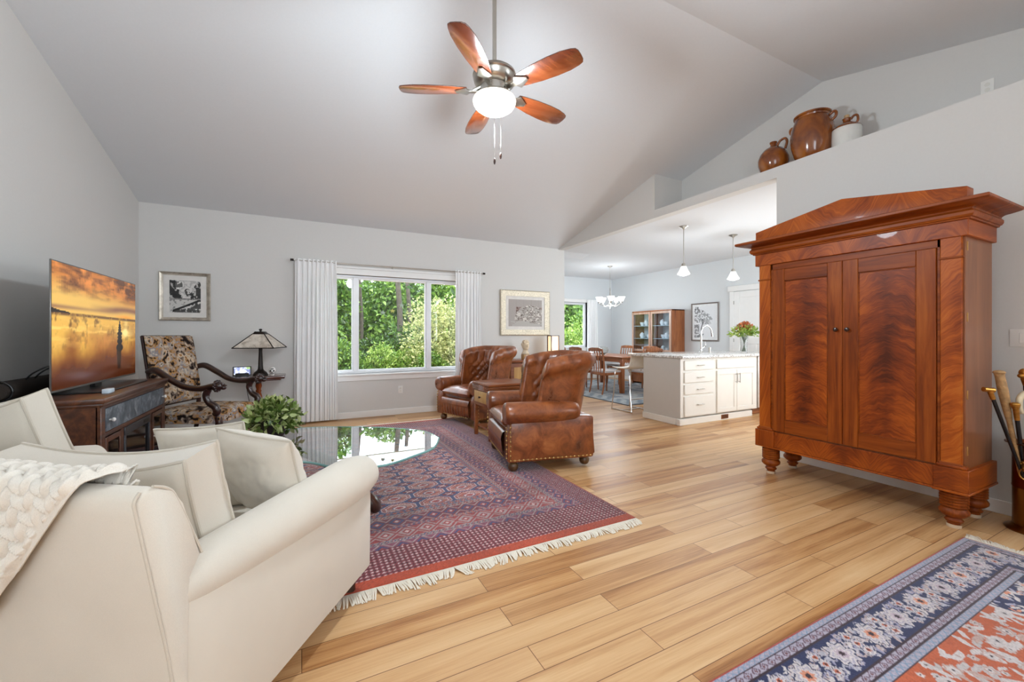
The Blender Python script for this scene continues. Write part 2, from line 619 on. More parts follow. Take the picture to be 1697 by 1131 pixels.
# valance strip above the living room window
MB().box(WX0 - .02, YB - .03, 2.135, WX1 + .02, YB, 2.165, .004, 1).build('trim_2', M['trim'], kind='structure')

# kitchen door: two-panel door in casing on the kitchen's far wall
dr = bpy.data.objects.new('door_1', None); COL.objects.link(dr); dr['kind'] = 'structure'
MB().box(7.69, 5.32, 0, 7.72, 5.41, 2.06, .004, 1).box(7.69, 4.42, 0, 7.72, 4.51, 2.06, .004, 1).box(7.685, 4.38, 2.06, 7.72, 5.45, 2.17, .004, 1).build('door_casing', M['trim'], dr)
dp = MB().box(7.705, 4.51, 0.01, 7.719, 5.32, 2.05)
for z0, z1 in ((0.01, .24), (1.02, 1.14), (1.93, 2.05)): dp.box(7.694, 4.631, z0, 7.706, 5.199, z1, .003, 1)
for y0, y1 in ((4.51, 4.63), (5.20, 5.32)): dp.box(7.694, y0, .01, 7.706, y1, 2.05, .003, 1)
dp.box(7.694, 4.86, .241, 7.706, 4.97, 1.019, .003, 1)
dp.build('door_panel', M['trim'], dr)
for z in (0.3, 1.05, 1.8): MB().box(7.688, 5.312, z, 7.7, 5.328, z + .07, .002, 1).build('hinge', plain('satin_hinge', lin(168, 166, 160), .4), dr)
MB().lathe([(.001, -.03), (.026, -.026), (.03, 0), (.02, .02), (.012, .03), (.028, .032), (.028, .04)], M=Matrix.Translation((7.66, 4.58, .95)) @ Matrix.Rotation(PI / 2, 4, 'Y')).build('door_handle', plain('satin_handle', lin(150, 146, 140), .35), dr)


# ------------------------------------------------------------------ outlets, switches, vents
def plate(name, label, cat, c, axis, kind='outlet', gangs=1):
    """wall plate, c centre on the wall face, axis: outward normal"""
    o = thing(name, label, cat, c, {'-y': 0, '-x': -PI / 2}[axis])
    w = 0.035 * gangs + (.011 * (gangs - 1))
    MB().box(-w, -.006, -.057, w, 0, .057, .003, 2).build('cover_plate', M['plastic'], o)
    for g in range(gangs):
        x = (g - (gangs - 1) / 2) * .046
        if kind == 'outlet':
            for s in (-1, 1):
                MB().lathe([(.001, 0), (.015, 0), (.015, .002), (.001, .0022)], n=16, M=Matrix.Translation((x, -.006, s * .02)) @ Matrix.Rotation(PI / 2, 4, 'X')).build('socket', plain('socket_cream', lin(222, 219, 210), .4), o)
        else:
            MB().box(x - .016, -.010, -.033, x + .016, -.006, .033, .002, 1).build('rocker', M['plastic'], o)
    return o


plate('wall_outlet', 'white wall outlet low on the wall under the large window', 'outlet', (1.32, YB, .37), '-y')
plate('wall_outlet', 'white wall outlet high in the recess above the plant ledge', 'outlet', (4.66, 1.15, 3.08), '-x')
plate('light_switch', 'white rocker light switch on the right wall beside the armoire', 'switch', (XR, .845, 1.17), '-x', 'switch', 2)
fv = thing('floor_vent', 'brown floor register under the left curtain', 'vent', (-.1, 6.16, 0))
MB().box(-.15, -.05, 0, .15, .05, .006, .002, 1).build('vent_frame', plain('vent_brown', lin(120, 84, 52), .5), fv)
sl = MB()
for i in range(9): sl.box(-.13, -.04 + i * .0095, .006, .13, -.036 + i * .0095, .009)
sl.build('vent_grille', M['dark'], fv, smooth=False)
# ------------------------------------------------------------------ fabrics
def fabric(name, c, var=0.05, rough=0.95, wv=900, bump=0.25, sheen=0.3, blotch=3.0):
    t = NT(name)
    co = t.coord()
    n = t.noise(co, wv, 2, 0.6)
    b = t.noise(co, blotch, 3)
    f = t.math('ADD', t.math('MULTIPLY', n, 0.6), t.math('MULTIPLY', b, 0.4))
    lo = tuple(x * (1 - 2.2 * var) for x in c[:3]) + (1,)
    hi = tuple(min(1, x * (1 + 1.6 * var)) for x in c[:3]) + (1,)
    t.base(t.ramp(f, [(0.3, lo), (0.7, hi)]))
    t.set(Roughness=rough)
    t.b.inputs['Sheen Weight'].default_value = sheen
    t.b.inputs['Specular IOR Level'].default_value = 0.15
    t.bump(n, bump, 0.002)
    return t.m


M['sofa'] = fabric('cream_linen', lin(206, 198, 184))
M['piping'] = fabric('cream_piping', lin(194, 185, 170))
M['knit'] = fabric('ivory_knit', lin(216, 209, 197), wv=500, bump=0.4)
M['darkwood'] = wood('dark_walnut', lin(28, 14, 9), lin(52, 26, 15), lin(78, 40, 22), axis=2, rough=.3, coat=.3)


def pillow(name, label, w, h, t, mat_m, box=0.0, seed=0, group=None, cat='cushion', edge=1.0, sag=0.0, wrinkle=0.010):
    """cushion: plump front and back with piping on the seam; box > 0 gives a boxing strip of that width.
    local x: width, z: height, y: thickness"""
    o = thing(name, label, cat, group=group)
    o.matrix_world = mat_m
    N = 44
    u = np.linspace(-1, 1, N)
    X, Z = np.meshgrid(u, u)
    r = np.random.RandomState(seed)
    # outline: slightly pinched sides between pointed corners
    pin = 0.05 * edge
    ox = X * w / 2 * (1 - pin * (1 - Z ** 2) * np.abs(X))
    oz = Z * h / 2 * (1 - pin * (1 - X ** 2) * np.abs(Z))
    oz = oz - sag * (1 - X ** 2) * (Z > 0) * Z
    prof = ((1 - np.abs(X) ** 2.6) * (1 - np.abs(Z) ** 2.6)) ** 0.5
    wrinkle = wrinkle * 1.7
    nz = vnoise((N, N), 9, seed + 1, 3) - 0.5
    dent = np.exp(-((X - r.uniform(-.3, .3)) ** 2 + (Z - .5) ** 2) / .15) * r.uniform(0, .25)
    th = (t - box) / 2 * prof * (1 - dent) + wrinkle * 2 * nz * prof
    F = np.stack([ox, -box / 2 - th, oz], -1)
    B = np.stack([ox, box / 2 + th * (1 - .1), oz], -1)
    grid('face', F, M['sofa'], o, flip=False)
    grid('back_face', B, M['sofa'], o, flip=True)
    idx = [(0, i) for i in range(N)] + [(i, N - 1) for i in range(1, N)] + [(N - 1, i) for i in range(N - 2, -1, -1)] + [(i, 0) for i in range(N - 2, 0, -1)]
    for P in ((F, B) if box > 0.02 else (F,)):
        loop = [Vector(P[a]) for a, b in [((i, j), 0) for i, j in idx]]
        loop.append(loop[0])
        MB().tube(loop, 0.0055, 6, cap=False).build('piping', M['piping'], o)
    if box > 0:
        ring = np.array([[F[i] for i in idx + idx[:1]], [(F[i] + B[i]) / 2 * np.array([1.012, 1, 1.012]) for i in idx + idx[:1]], [B[i] for i in idx + idx[:1]]])
        grid('boxing', ring, M['sofa'], o)
    return o


# ------------------------------------------------------------------ white sofa (local x forward, y to its left)
SOFA_LOC, SOFA_ROT, SOFA_W = (0.297, 2.04, 0.0), math.atan2(0.826, 0.563), 1.62
SM = Matrix.Translation(SOFA_LOC) @ Matrix.Rotation(SOFA_ROT, 4, 'Z')
so = thing('sofa', 'cream upholstered roll-arm sofa in the foreground seen from behind', 'sofa', SOFA_LOC, SOFA_ROT)
# base with a slightly sloped back
fr = MB()
fr.prism([(-1.0, .10), (-.02, .10), (-.02, .30), (-1.0, .30)], 1, 0.06, SOFA_W - .06, 0.01)
fr.build('frame', M['sofa'], so)


def sofa_arm(y0, side):
    """side -1: right arm (outer face at y=y0 low), +1: left arm"""
    s = side
    mb = MB()
    # outer panel, flush with the sloped back panel at the rear
    yo, yi = y0, y0 - s * 0.15
    poly = [(-.965, .10), (-.012, .105), (-.004, .42), (-.02, .56), (-.99, .60), (-.985, .40)]
    mb.prism(poly, 1, min(yo, yi), max(yo, yi), 0.014)
    mb.build('arm_panel', M['sofa'], so)
    rl = MB()
    n = 40
    rings = []
    for i in range(14):
        f = i / 13
        x = -.99 + f * 1.02
        r = 0.066 + (0.106 - 0.066) * f ** 0.8
        if i >= 11: r *= (0.99, 0.93, 0.78)[i - 11]
        zc = 0.632 - (0.066 + (0.106 - 0.066) * f ** 0.8)
        yc = y0 - s * 0.066
        rings.append([(x + (0.0), yc + r * 1.04 * math.cos(2 * PI * k / n), zc + r * math.sin(2 * PI * k / n)) for k in range(n)])
    rl.rings(rings)
    rl.build('arm', M['sofa'], so, ang=70)


sofa_arm(0.0, -1)
sofa_arm(SOFA_W, 1)
# back: profile (x, z) swept across the width, soft top
bp = [(-.985, .10), (-1.005, .384), (-1.045, .60), (-1.085, .80), (-1.09, .835), (-1.078, .852), (-1.05, .855), (-1.015, .838), (-.99, .80), (-.925, .645), (-.955, .60), (-.96, .384), (-.95, .10)]
bk = MB()
rings = []
for y, ins in ((-.004, .010), (.001, .003), (.012, 0), (.4, 0), (.8, 0), (1.2, 0), (SOFA_W - .012, 0), (SOFA_W - .001, .003), (SOFA_W + .004, .010)):
    rings.append([(x + (ins if x < -.96 else -ins), y, z - (ins if z > .7 else 0)) for x, z in bp])
bk.rings(rings)
bk.build('backrest', M['sofa'], so, ang=50)
for y in (-.001,):
    MB().tube(smooth_path([(x, y, z) for x, z in bp[0:6]], 4), 0.0035, 6).tube(smooth_path([(x, y, z) for x, z in bp[6:10]], 4), 0.0035, 6).build('seam_piping', M['piping'], so)
for k in range(2):
    a = .14 + k * (SOFA_W - .28) / 2
    MB().box(-.84, a, .29, .015, a + (SOFA_W - .28) / 2 - .006, .455, .045, 4).build('seat_cushion', M['sofa'], so, ang=80)
legp = [(.018, 0), (.024, .006), (.022, .02), (.028, .05), (.036, .075), (.030, .08), (.038, .086), (.038, .098), (.030, .104), (.030, .115)]
for x, y in ((-.065, .075), (-.065, SOFA_W - .075), (-.93, .075), (-.93, SOFA_W - .075)):
    MB().lathe(legp, (x, y, 0.012 if x > -.5 else 0.001), 20).build('leg', M['darkwood'], so)


def local(M0, x, y, z, rz=0, ry=0, rx=0):
    return M0 @ Matrix.Translation((x, y, z)) @ Matrix.Rotation(rz, 4, 'Z') @ Matrix.Rotation(ry, 4, 'Y') @ Matrix.Rotation(rx, 4, 'X')


# cushion local y is thickness, x is width: turn x to the sofa's y
HZ = PI / 2
pillow('back_cushion', 'large cream box cushion against the sofa back beside the roll arm', .68, .44, .23,
       local(SM, -.755, .445, .635, HZ, math.radians(2.5), math.radians(-14)), box=.11, seed=3, edge=.9, sag=.03, wrinkle=.012, group='cream sofa cushions')
pillow('back_cushion', 'cream box cushion leaning at the far left end of the sofa near the console', .60, .50, .2,
       local(SM, -.55, 1.29, .695, HZ + .15, math.radians(8), math.radians(-16)), box=.09, seed=9, edge=.8, sag=.03, group='cream sofa cushions')
pillow('throw_pillow', 'cream throw pillow leaning inside the near sofa arm', .34, .36, .19,
       local(SM, -.375, .262, .65, HZ - .12, math.radians(-5), math.radians(-22)), box=0, seed=14, edge=1.0, group='cream sofa cushions')
pillow('throw_pillow', 'cream throw pillow behind the arm pillow in front of the potted plant', .38, .38, .16,
       local(SM, -.27, .60, .625, HZ + .1, math.radians(5), math.radians(-12)), box=0, seed=21, edge=1.0, group='cream sofa cushions')
pillow('ruffled_pillow', 'small cream ruffled pillow at the left edge behind the knit throw', .40, .30, .16,
       local(SM, -.80, 1.0, .70, HZ, math.radians(4), math.radians(-12)), box=0, seed=33, edge=1.2, wrinkle=.02, group='cream sofa cushions')

# ------------------------------------------------------------------ knit throw hanging over the sofa back
def throw():
    # arc length profile over the back: from inside over the top and down the outside
    prof = smooth_path([(-.93, 0, .70), (-.98, 0, .815), (-1.02, 0, .866), (-1.075, 0, .877), (-1.108, 0, .845), (-1.075, 0, .62), (-1.035, 0, .42), (-1.015, 0, .20), (-1.01, 0, .08)], 10)
    L = [0.0]
    for a, b in zip(prof[:-1], prof[1:]): L.append(L[-1] + (b - a).length)
    L = np.array(L); PX = np.array([p.x for p in prof]); PZ = np.array([p.z for p in prof])
    sx = 0.125
    nv, nu = 330, 260
    vs = np.linspace(.085, 1.35, nv)
    out = np.zeros((nu, nv, 3)); T = np.linspace(0, 1, nu)[:, None]
    # hem: near corner just over the top, dropping towards the far end
    hem = np.interp(vs - .05, [.035, .07, .12, .22, .35, .5, .7, 1.3], [.215, .285, .345, .455, .60, .70, .78, .82])
    ins = np.interp(vs - .05, [.035, .10, .3, 1.3], [.165, .10, .05, .03])
    s = ins[None, :] + T * (hem - ins)[None, :]
    x = np.interp(s, L, PX); z = np.interp(s, L, PZ)
    y = np.repeat(vs[None, :], nu, 0)
    # outward normal by finite differences along the profile
    dx = np.interp(s + .004, L, PX) - x; dz = np.interp(s + .004, L, PZ) - z
    ln = np.sqrt(dx * dx + dz * dz) + 1e-9
    nx, nz = dz / ln, -dx / ln
    flipm = np.where(nx * (-1) + nz * .6 > 0, 1, -1); nx *= flipm; nz *= flipm
    # braided knit: columns of slanted lozenges
    cw = .052
    q = (y + s * .30) / cw; col = np.floor(q); fx = q - col - .5
    ph = (s - .3 * y) / .040 + np.abs(fx) * 1.5 + (col % 2) * .5
    loz = np.abs(np.sin(PI * ph)) ** .7 * (1 - (2 * np.abs(np.abs(fx) - .25) / .5) ** 2) ** .5
    h = 0.004 + 0.017 * loz + .004 * (vnoise(s.shape, 40, 5) - .5)
    edge = np.minimum(np.minimum(T, 1 - T) * (hem - ins)[None, :], .02) / .02
    h = h * np.clip(edge, 0.0, 1) - .004 * (1 - np.clip(edge, 0, 1))
    h = h + .012 * np.sin(y * 17 + s * 3) * T
    h = np.maximum(h, .002)
    out[..., 0] = x + nx * h; out[..., 1] = y; out[..., 2] = z + nz * h
    o = grid('knit_throw', out, M['knit'], None)
    sol = o.modifiers.new('thickness', 'SOLIDIFY'); sol.thickness = 0.004; sol.offset = -1
    o.location = SOFA_LOC; o.rotation_euler = (0, 0, SOFA_ROT)
    tag(o, 'ivory braided knit throw blanket draped over the sofa back', 'blanket')


throw()

# ------------------------------------------------------------------ pattern painting for rugs
def stamp(img, Y, X, cy, cx, R, petals, colors, rot=0.0, depth=.25):
    """flower of nested colour rings on img (in metres grid X,Y)"""
    dy, dx = Y - cy, X - cx
    r = np.hypot(dx, dy) / R
    m = r < 1.3
    th = np.arctan2(dy, dx) + rot
    e = r / (1 - depth * (0.5 - 0.5 * np.cos(petals * th)))
    for lim, c in colors:
        k = m & (e < lim)
        img[k] = c


def leaf(img, Y, X, cy, cx, L, wd, ang, c):
    ca, sa = math.cos(ang), math.sin(ang)
    u = ((X - cx) * ca + (Y - cy) * sa) / L
    v = (-(X - cx) * sa + (Y - cy) * ca) / wd + .35 * np.sin(u * 3.0)
    k = (np.abs(u) < 1) & (np.abs(v) < (1 - u * u) * .9)
    img[k] = c


def sub(img, Y, X, x0, x1, y0, y1, xs, ys):
    i0, i1 = np.searchsorted(ys, [y0, y1]); j0, j1 = np.searchsorted(xs, [x0, x1])
    return img[i0:i1, j0:j1], Y[i0:i1, j0:j1], X[i0:i1, j0:j1]


def rug_mesh(name, label, xs, ys, img, loc, rz, mat, thick=.011):
    nx, ny = len(xs), len(ys)
    X, Y = np.meshgrid(xs, ys)
    Z = np.full(X.shape, thick)
    Z[0, :] = Z[-1, :] = 0.001; Z[:, 0] = Z[:, -1] = 0.001
    rt = thing(name, label, 'rug', loc, rz)
    grid('pile', np.stack([X, Y, Z], -1), mat, rt, cols=img, ang=0)
    return rt


def fringe(parent, p0, p1, d, length, step=.006, seed=1, w=.0035, mat=None):
    """strands lying on the floor from the edge p0-p1 in direction d"""
    r = random.Random(seed)
    p0, p1, d = Vector(p0), Vector(p1), Vector(d)
    e = (p1 - p0); n = int(e.length / step); e.normalize()
    V, F = [], []
    for i in range(n):
        b = p0 + e * (i * step)
        k = int(i / 7)
        rr = random.Random(seed * 1000 + k)
        sw = rr.uniform(-.35, .35) + r.uniform(-.15, .15)
        Ln = length * (1 + rr.uniform(-.2, .2)) * r.uniform(.8, 1.05)
        pts = [b + (d + e * sw * t) * (Ln * t) for t in (0, .35, .7, 1)]
        zs = (.009, .010 + r.uniform(0, .004), .007 + r.uniform(0, .004), .002)
        base = len(V)
        for q, z in zip(pts, zs):
            V.append((q.x - e.x * w, q.y - e.y * w, z)); V.append((q.x, q.y, z + .003)); V.append((q.x + e.x * w, q.y + e.y * w, z))
        for k2 in range(3):
            a = base + k2 * 3
            F += [(a, a + 1, a + 4, a + 3), (a + 1, a + 2, a + 5, a + 4)]
    me = np_mesh('fringe', np.array(V), np.array(F))
    return link('fringe', me, mat, parent, ang=0)


M['fringe'] = fabric('ivory_fringe', lin(226, 216, 198), wv=200)
M['rug'] = attr_mat('wool_pile', 0.95, bump=.5, bscale=500, spec=.1, sheen=.35)


def bokhara():
    x0, x1, y0, y1, st = -1.0, 1.93, 2.0, 5.62, .0062
    xs = np.arange(x0, x1, st); ys = np.arange(y0, y1, st)
    X, Y = np.meshgrid(xs, ys)
    red, dred, navy, ivory, rust, purple = rgb(150, 62, 62), rgb(122, 50, 58), rgb(66, 70, 106), rgb(204, 178, 174), rgb(172, 92, 72), rgb(132, 70, 88)
    img = np.zeros(X.shape + (3,)); img[:] = red
    cx, cy = (x0 + x1) / 2, (y0 + y1) / 2
    ex = (x1 - x0) / 2 - np.abs(X - cx); ey = (y1 - y0) / 2 - np.abs(Y - cy)
    # end panel (elem) with small white lattice: first 0.42 m from each short end, side borders from the long edges
    d = np.minimum(ex, (ey - .20) * 1.0)
    field = (ex > .62) & (ey > .80)
    # field: rows of octagon guls, navy crosses between
    px, py = .255, .175
    gx = (X - cx) / px; gy = (Y - cy) / py
    fx = gx - np.floor(gx) - .5; fy = gy - np.floor(gy) - .5
    a = np.abs(fx) * 1.02; b = np.abs(fy) * 1.02
    octg = np.maximum(np.maximum(a, b), (a + b) * .74)
    f = np.zeros_like(img); f[:] = navy
    f[octg < .47] = ivory; f[octg < .445] = rgb(140, 60, 56)
    q = ((fx > 0) ^ (fy > 0))
    f[(octg < .36)] = ivory
    k = octg < .335
    f[k & q] = rust; f[k & ~q] = rgb(176, 130, 116)
    f[(octg < .19)] = navy; f[octg < .16] = ivory; f[octg < .11] = red
    # speckle inside the guls
    sp = (np.sin(X * 2 * PI / .026) * np.sin(Y * 2 * PI / .022))
    f[(octg < .445) & (octg > .36) & (sp > .45)] = ivory
    f[k & (octg > .19) & (sp > .55)] = navy
    # minor stars at the corners of four guls
    hx = np.abs(np.abs(fx) - .5); hy = np.abs(np.abs(fy) - .5)
    star = np.minimum(np.maximum(hx, hy * 2.2), np.maximum(hx * 2.2, hy))
    f[star < .2] = rgb(120, 48, 54); f[(star < .2) & (np.abs(hx - hy) < .03)] = ivory
    img[field] = f[field]
    # borders: many narrow bands with diamonds and hooks
    def band(mask, c, run, per, w0, w1, c2, c3, perp):
        img[mask] = c
        u = run / per; u = np.abs(u - np.floor(u) - .5) * 2
        v = np.abs((perp - (w0 + w1) / 2) / ((w1 - w0) / 2))
        dm = u + v
        img[mask & (dm < .85)] = c2; img[mask & (dm < .5)] = c3; img[mask & (dm < .22)] = ivory
        img[mask & (np.abs(dm - 1.25) < .1)] = ivory * .8
    yy = ey - .0
    dist = np.minimum(ex, ey * (.62 / .80))
    runx = np.where(ex < ey * (.62 / .80), Y, X)
    edges = [(.62, .585, navy, rust), (.585, .55, ivory * .75, dred), (.55, .455, dred, navy), (.455, .43, navy, rust), (.43, .33, red, ivory * .8), (.33, .30, ivory * .7, navy), (.30, .21, purple, navy), (.21, .185, navy, rust)]
    for i, (o, n_, c, c2) in enumerate(edges):
        m = (~field) & (dist <= o) & (dist > n_)
        band(m, c, runx, (o - n_) * 1.25, n_, o, c2, rust if i % 2 else red, dist)
    outer = (~field) & (dist <= .185)
    img[outer] = dred
    s1 = np.sin((X + Y) * PI / .021) * np.sin((X - Y) * PI / .021)
    img[outer & (s1 > .52)] = ivory * .9
    img[outer & (s1 < -.6)] = navy * .8
    ends = (ey < .34) & (ex > .03)
    img[ends] = dred
    s2 = np.sin((X * 1.0 + Y) * PI / .027) * np.sin((X * 1.0 - Y) * PI / .027)
    img[ends & (s2 > .5)] = ivory
    img[ends & (s2 < -.55)] = rgb(70, 26, 32)
    img[(ey < .075)] = rgb(172, 70, 44)
    img[ex < .02] = rgb(170, 72, 44)
    # abrash
    ab = .82 + .36 * vnoise(X.shape, 60, 4)
    gr = .88 + .24 * np.random.RandomState(2).rand(*X.shape)
    img = img * (ab * gr)[..., None]
    o = rug_mesh('area_rug', 'large red and navy wool rug with octagon rows under the coffee table', xs, ys, img, (0, 0, 0), 0, M['rug'])
    fringe(o, (x0 + .01, y0 + .002, 0), (x1 - .005, y0 + .002, 0), (.1, -1, 0), .075, seed=3, mat=M['fringe'])
    fringe(o, (x0 + .01, y1 - .004, 0), (x1 - .005, y1 - .004, 0), (.1, 1, 0), .06, seed=5, mat=M['fringe'])


bokhara()


def runner():
    x0, x1, y0, y1, st = .85, 3.44, -.35, .95, .0042
    xs = np.arange(x0, x1, st); ys = np.arange(y0, y1, st)
    X, Y = np.meshgrid(xs, ys)
    navy, cream, orange, lilac, pink, dk = rgb(42, 48, 84), rgb(206, 196, 194), rgb(188, 92, 56), rgb(172, 164, 178), rgb(214, 140, 110), rgb(58, 40, 48)
    img = np.zeros(X.shape + (3,)); img[:] = orange
    R = np.random.RandomState(7)
    dx, dy = x1 - X, y1 - Y
    d = np.minimum(dx, dy)
    # orange field motifs
    def scatter(x_a, x_b, y_a, y_b, n, rmin, rmax, pal, inside):
        for i in range(n):
            cx, cy, r = R.uniform(x_a, x_b), R.uniform(y_a, y_b), R.uniform(rmin, rmax)
            if not inside(cx, cy, r): continue
            I, YY, XX = sub(img, Y, X, cx - 1.4 * r, cx + 1.4 * r, cy - 1.4 * r, cy + 1.4 * r, xs, ys)
            if I.size == 0: continue
            if i % 3: leaf(I, YY, XX, cy, cx, r * 1.2, r * .45, R.uniform(0, PI), pal[i % len(pal)])
            else: stamp(I, YY, XX, cy, cx, r, R.randint(5, 9), [(1.0, pal[i % len(pal)]), (.72, pal[(i + 1) % len(pal)]), (.45, pal[(i + 2) % len(pal)]), (.2, dk)], R.uniform(0, 3))
    pal1 = [cream, rgb(186, 178, 176), rgb(214, 190, 176), navy * 1.3]
    scatter(x0, x1 - .36, y0, y1 - .31, 1500, .014, .036, [cream, cream * .92, rgb(190, 160, 150), cream], lambda a, b, r: True)
    # pale spandrel with navy ground in the field corner
    ca = np.hypot((X - (x1 - .40)) / 1.0, (Y - (y1 - .30)) / .62)
    sp = ca < .36
    img[sp] = navy; img[(ca < .375) & (ca >= .352)] = cream
    scatter(x1 - .80, x1 - .38, y1 - .55, y1 - .28, 120, .012, .030, [cream, rgb(170, 166, 186), cream, pink], lambda a, b, r: math.hypot(a - (x1 - .4), (b - (y1 - .3)) / .62) < .34)
    # navy main border with big rosettes and leaves
    bo = (d < .23)
    save = img.copy()
    img[bo] = navy
    def inb(a, b, r): return .075 < min(x1 - a, y1 - b) < .215
    scatter(x0, x1, y0, y1, 9000, .010, .022, [rgb(178, 174, 184), cream, rgb(150, 146, 170), rgb(186, 164, 160)], lambda a, b, r: .075 + r < min(x1 - a, y1 - b) < .225 - r)
    k = 0
    def ros(cx, cy, r, c):
        I, YY, XX = sub(img, Y, X, cx - 1.5 * r, cx + 1.5 * r, cy - 1.5 * r, cy + 1.5 * r, xs, ys)
        if I.size: stamp(I, YY, XX, cy, cx, r, 8, [(1.12, navy), (1.0, cream), (.8, rgb(168, 160, 176)), (.66, cream), (.45, c), (.22, dk)], .2, .3)
    t = x0 + .05
    while t < x1 - .1:
        ros(t, y1 - .148, .058, pink if k % 2 else rgb(190, 170, 180))
        for q in (-.035, .035, 0): ros(t + .11, y1 - .148 + q, .024, orange)
        t += .22; k += 1
    t = y1 - .3
    while t > y0:
        ros(x1 - .148, t, .058, pink if k % 2 else rgb(190, 170, 180)); t -= .2; k += 1
    inner = d >= .23
    # guard stripes: outer and inner, lilac with small repeat motifs
    run = np.where(dx < dy, Y, X)
    for a, b in ((.012, .036), (.036, .072), (.228, .262), (.262, .292)):
        m = (d >= a) & (d < b)
        w = b - a
        u = run / (w * 1.25); fu = np.abs(u - np.floor(u) - .5) * 2; v = np.abs((d - (a + b) / 2) / (w / 2))
        img[m] = lilac
        if w < .033:
            img[m & (np.abs(v - fu) < .22)] = rgb(132, 150, 172)
        else:
            img[m & (fu + v < .95) & (fu + v > .62)] = rgb(110, 84, 96); img[m & (fu + v < .35)] = rgb(120, 80, 84)
    for a in (.072, .226, .036, .262, .292):
        m = np.abs(d - a) < .004; img[m] = dk
    img[d < .012] = rgb(172, 70, 50)
    gr = .92 + .16 * np.random.RandomState(2).rand(*X.shape); ab = .92 + .16 * vnoise(X.shape, 80, 3)
    img = img * (gr * ab)[..., None]
    o = rug_mesh('oriental_rug', 'orange field rug with navy flowered border in the near right corner', xs, ys, img, (0, 0, 0), 0, M['rug'])
    fringe(o, (x1 - .004, y0, 0), (x1 - .004, y1 - .004, 0), (1, .25, 0), .085, seed=8, mat=M['fringe'])


runner()
# ------------------------------------------------------------------ tufted leather wing recliners (local x = front)
def leather_mat():
    t = NT('cognac_leather')
    co = t.coord()
    n = t.noise(co, 7, 5, 0.65, .6)
    cr = t.n('ShaderNodeTexVoronoi', feature='DISTANCE_TO_EDGE'); cr.inputs['Scale'].default_value = 38
    t.l(co, cr.inputs['Vector'])
    c = t.ramp(n, [(0.3, lin(86, 42, 18)), (0.48, lin(128, 68, 32)), (0.62, lin(152, 86, 43)), (0.78, lin(182, 114, 63))])
    t.base(c)
    t.l(t.ramp(n, [(0.3, (0.26,) * 3), (0.7, (0.42,) * 3)]), t.b.inputs['Roughness'])
    t.b.inputs['Coat Weight'].default_value = .25; t.b.inputs['Coat Roughness'].default_value = .2
    t.bump(t.math('ADD', t.math('MULTIPLY', n, .6), t.math('MULTIPLY', cr.outputs[0], .6)), .12, .006)
    return t.m


M['leather'] = leather_mat()
M['nail'] = plain('brass_nail', lin(196, 160, 100), .3, 1.0)
M['bun'] = wood('bun_foot_wood', lin(58, 38, 20), lin(92, 64, 34), lin(124, 90, 52), axis=2, rough=.35)


def wing_shell():
    NT_, NP = 120, 64
    # plan curve: rounded U, centre (-.08,0)
    th = np.linspace(-1, 1, NT_)
    hw, dep, ext = .265, .27, .17
    cx = -.08
    Ls = [ext, PI / 2 * (hw + dep) / 2 * 2, ext]; tot = sum(Ls)
    P, N = [], []
    for q in th:
        s = (q + 1) / 2 * tot
        if s < ext: p = (cx + ext - s, -hw - .03 * (ext - s)); n = (0.1, -1)
        elif s > tot - ext: p = (cx + (s - (tot - ext)), hw + .03 * (s - (tot - ext))); n = (0.1, 1)
        else:
            a = -PI / 2 + PI * (s - ext) / (tot - 2 * ext)
            ca, sa = math.cos(a), math.sin(a)
            p = (cx - dep * abs(ca) ** .75, hw * math.copysign(abs(sa) ** .8, sa)); n = (-ca / dep, sa / hw)
        l = math.hypot(*n)
        P.append(p); N.append((n[0] / l, n[1] / l))
    P, N = np.array(P), np.array(N)
    arc = (th) * tot / 2
    z0 = .41
    prof = []
    for z in np.linspace(z0, .90, 26): prof.append((0.0, z, 1.0))
    for a in np.linspace(175, -65, 18): prof.append((.060 + .068 * math.cos(math.radians(a)), .935 + .085 * math.sin(math.radians(a)), 0))
    for z in np.linspace(.82, z0, 14): prof.append((.070 - .02 * (.82 - z), z, -1.0))
    prof = np.array(prof)
    NPp = len(prof)
    V = np.zeros((NPp, NT_, 3))
    end = np.clip((np.abs(th) - .45) / .55, 0, 1)
    topf = 1 - .10 * end ** 1.6
    for j in range(NPp):
        n_, z_, fl = prof[j]
        zz = z0 + (z_ - z0) * topf
        nn = n_ * (1 + 0 * end)
        b = np.zeros(NT_)
        if fl > 0.5 or (fl == 0 and n_ < .060):
            env = np.clip((.86 - np.abs(th)) / .2, 0, 1) * np.clip((z_ - z0) / .06, 0, 1)
            u = arc / .115
            v = z_ / .125
            if z_ < .80:
                dm = np.abs(np.sin(PI * (u + v) / 1)) * np.abs(np.sin(PI * (u - v) / 1))
                b = .044 * dm ** .5 * env
            else:
                dm = np.abs(np.sin(PI * (u + .80 / .125)))
                fade = 1 if fl > .5 else .6
                b = .026 * dm ** .5 * env * fade
            b -= .012 * env
        if fl == 0: b = b + .006 * np.abs(np.sin(arc * 26)) ** 2
        nn = nn - b
        V[j, :, 0] = P[:, 0] + N[:, 0] * nn - (zz - z0) * .17
        V[j, :, 1] = (P[:, 1] + N[:, 1] * nn) * (1 + .10 * (zz - .7))
        V[j, :, 2] = zz
    return V


def nail_row(path, step, parent):
    """row of domed nail heads along a path, one beaded strip"""
    pts, rad = [], []
    for a, b in zip(path[:-1], path[1:]):
        a, b = Vector(a), Vector(b)
        n = max(1, round((b - a).length / step))
        for i in range(n * 8):
            f = (i % 8) / 8
            pts.append(a.lerp(b, i / (n * 8)))
            rad.append(.0015 + .0065 * max(0, math.cos(2 * PI * f)) ** .5 if (f < .2 or f > .8) else .0015)
    pts.append(Vector(path[-1])); rad.append(.006)
    return MB().tube(pts, rad, 8).build('nail_trim', M['nail'], parent, ang=80)


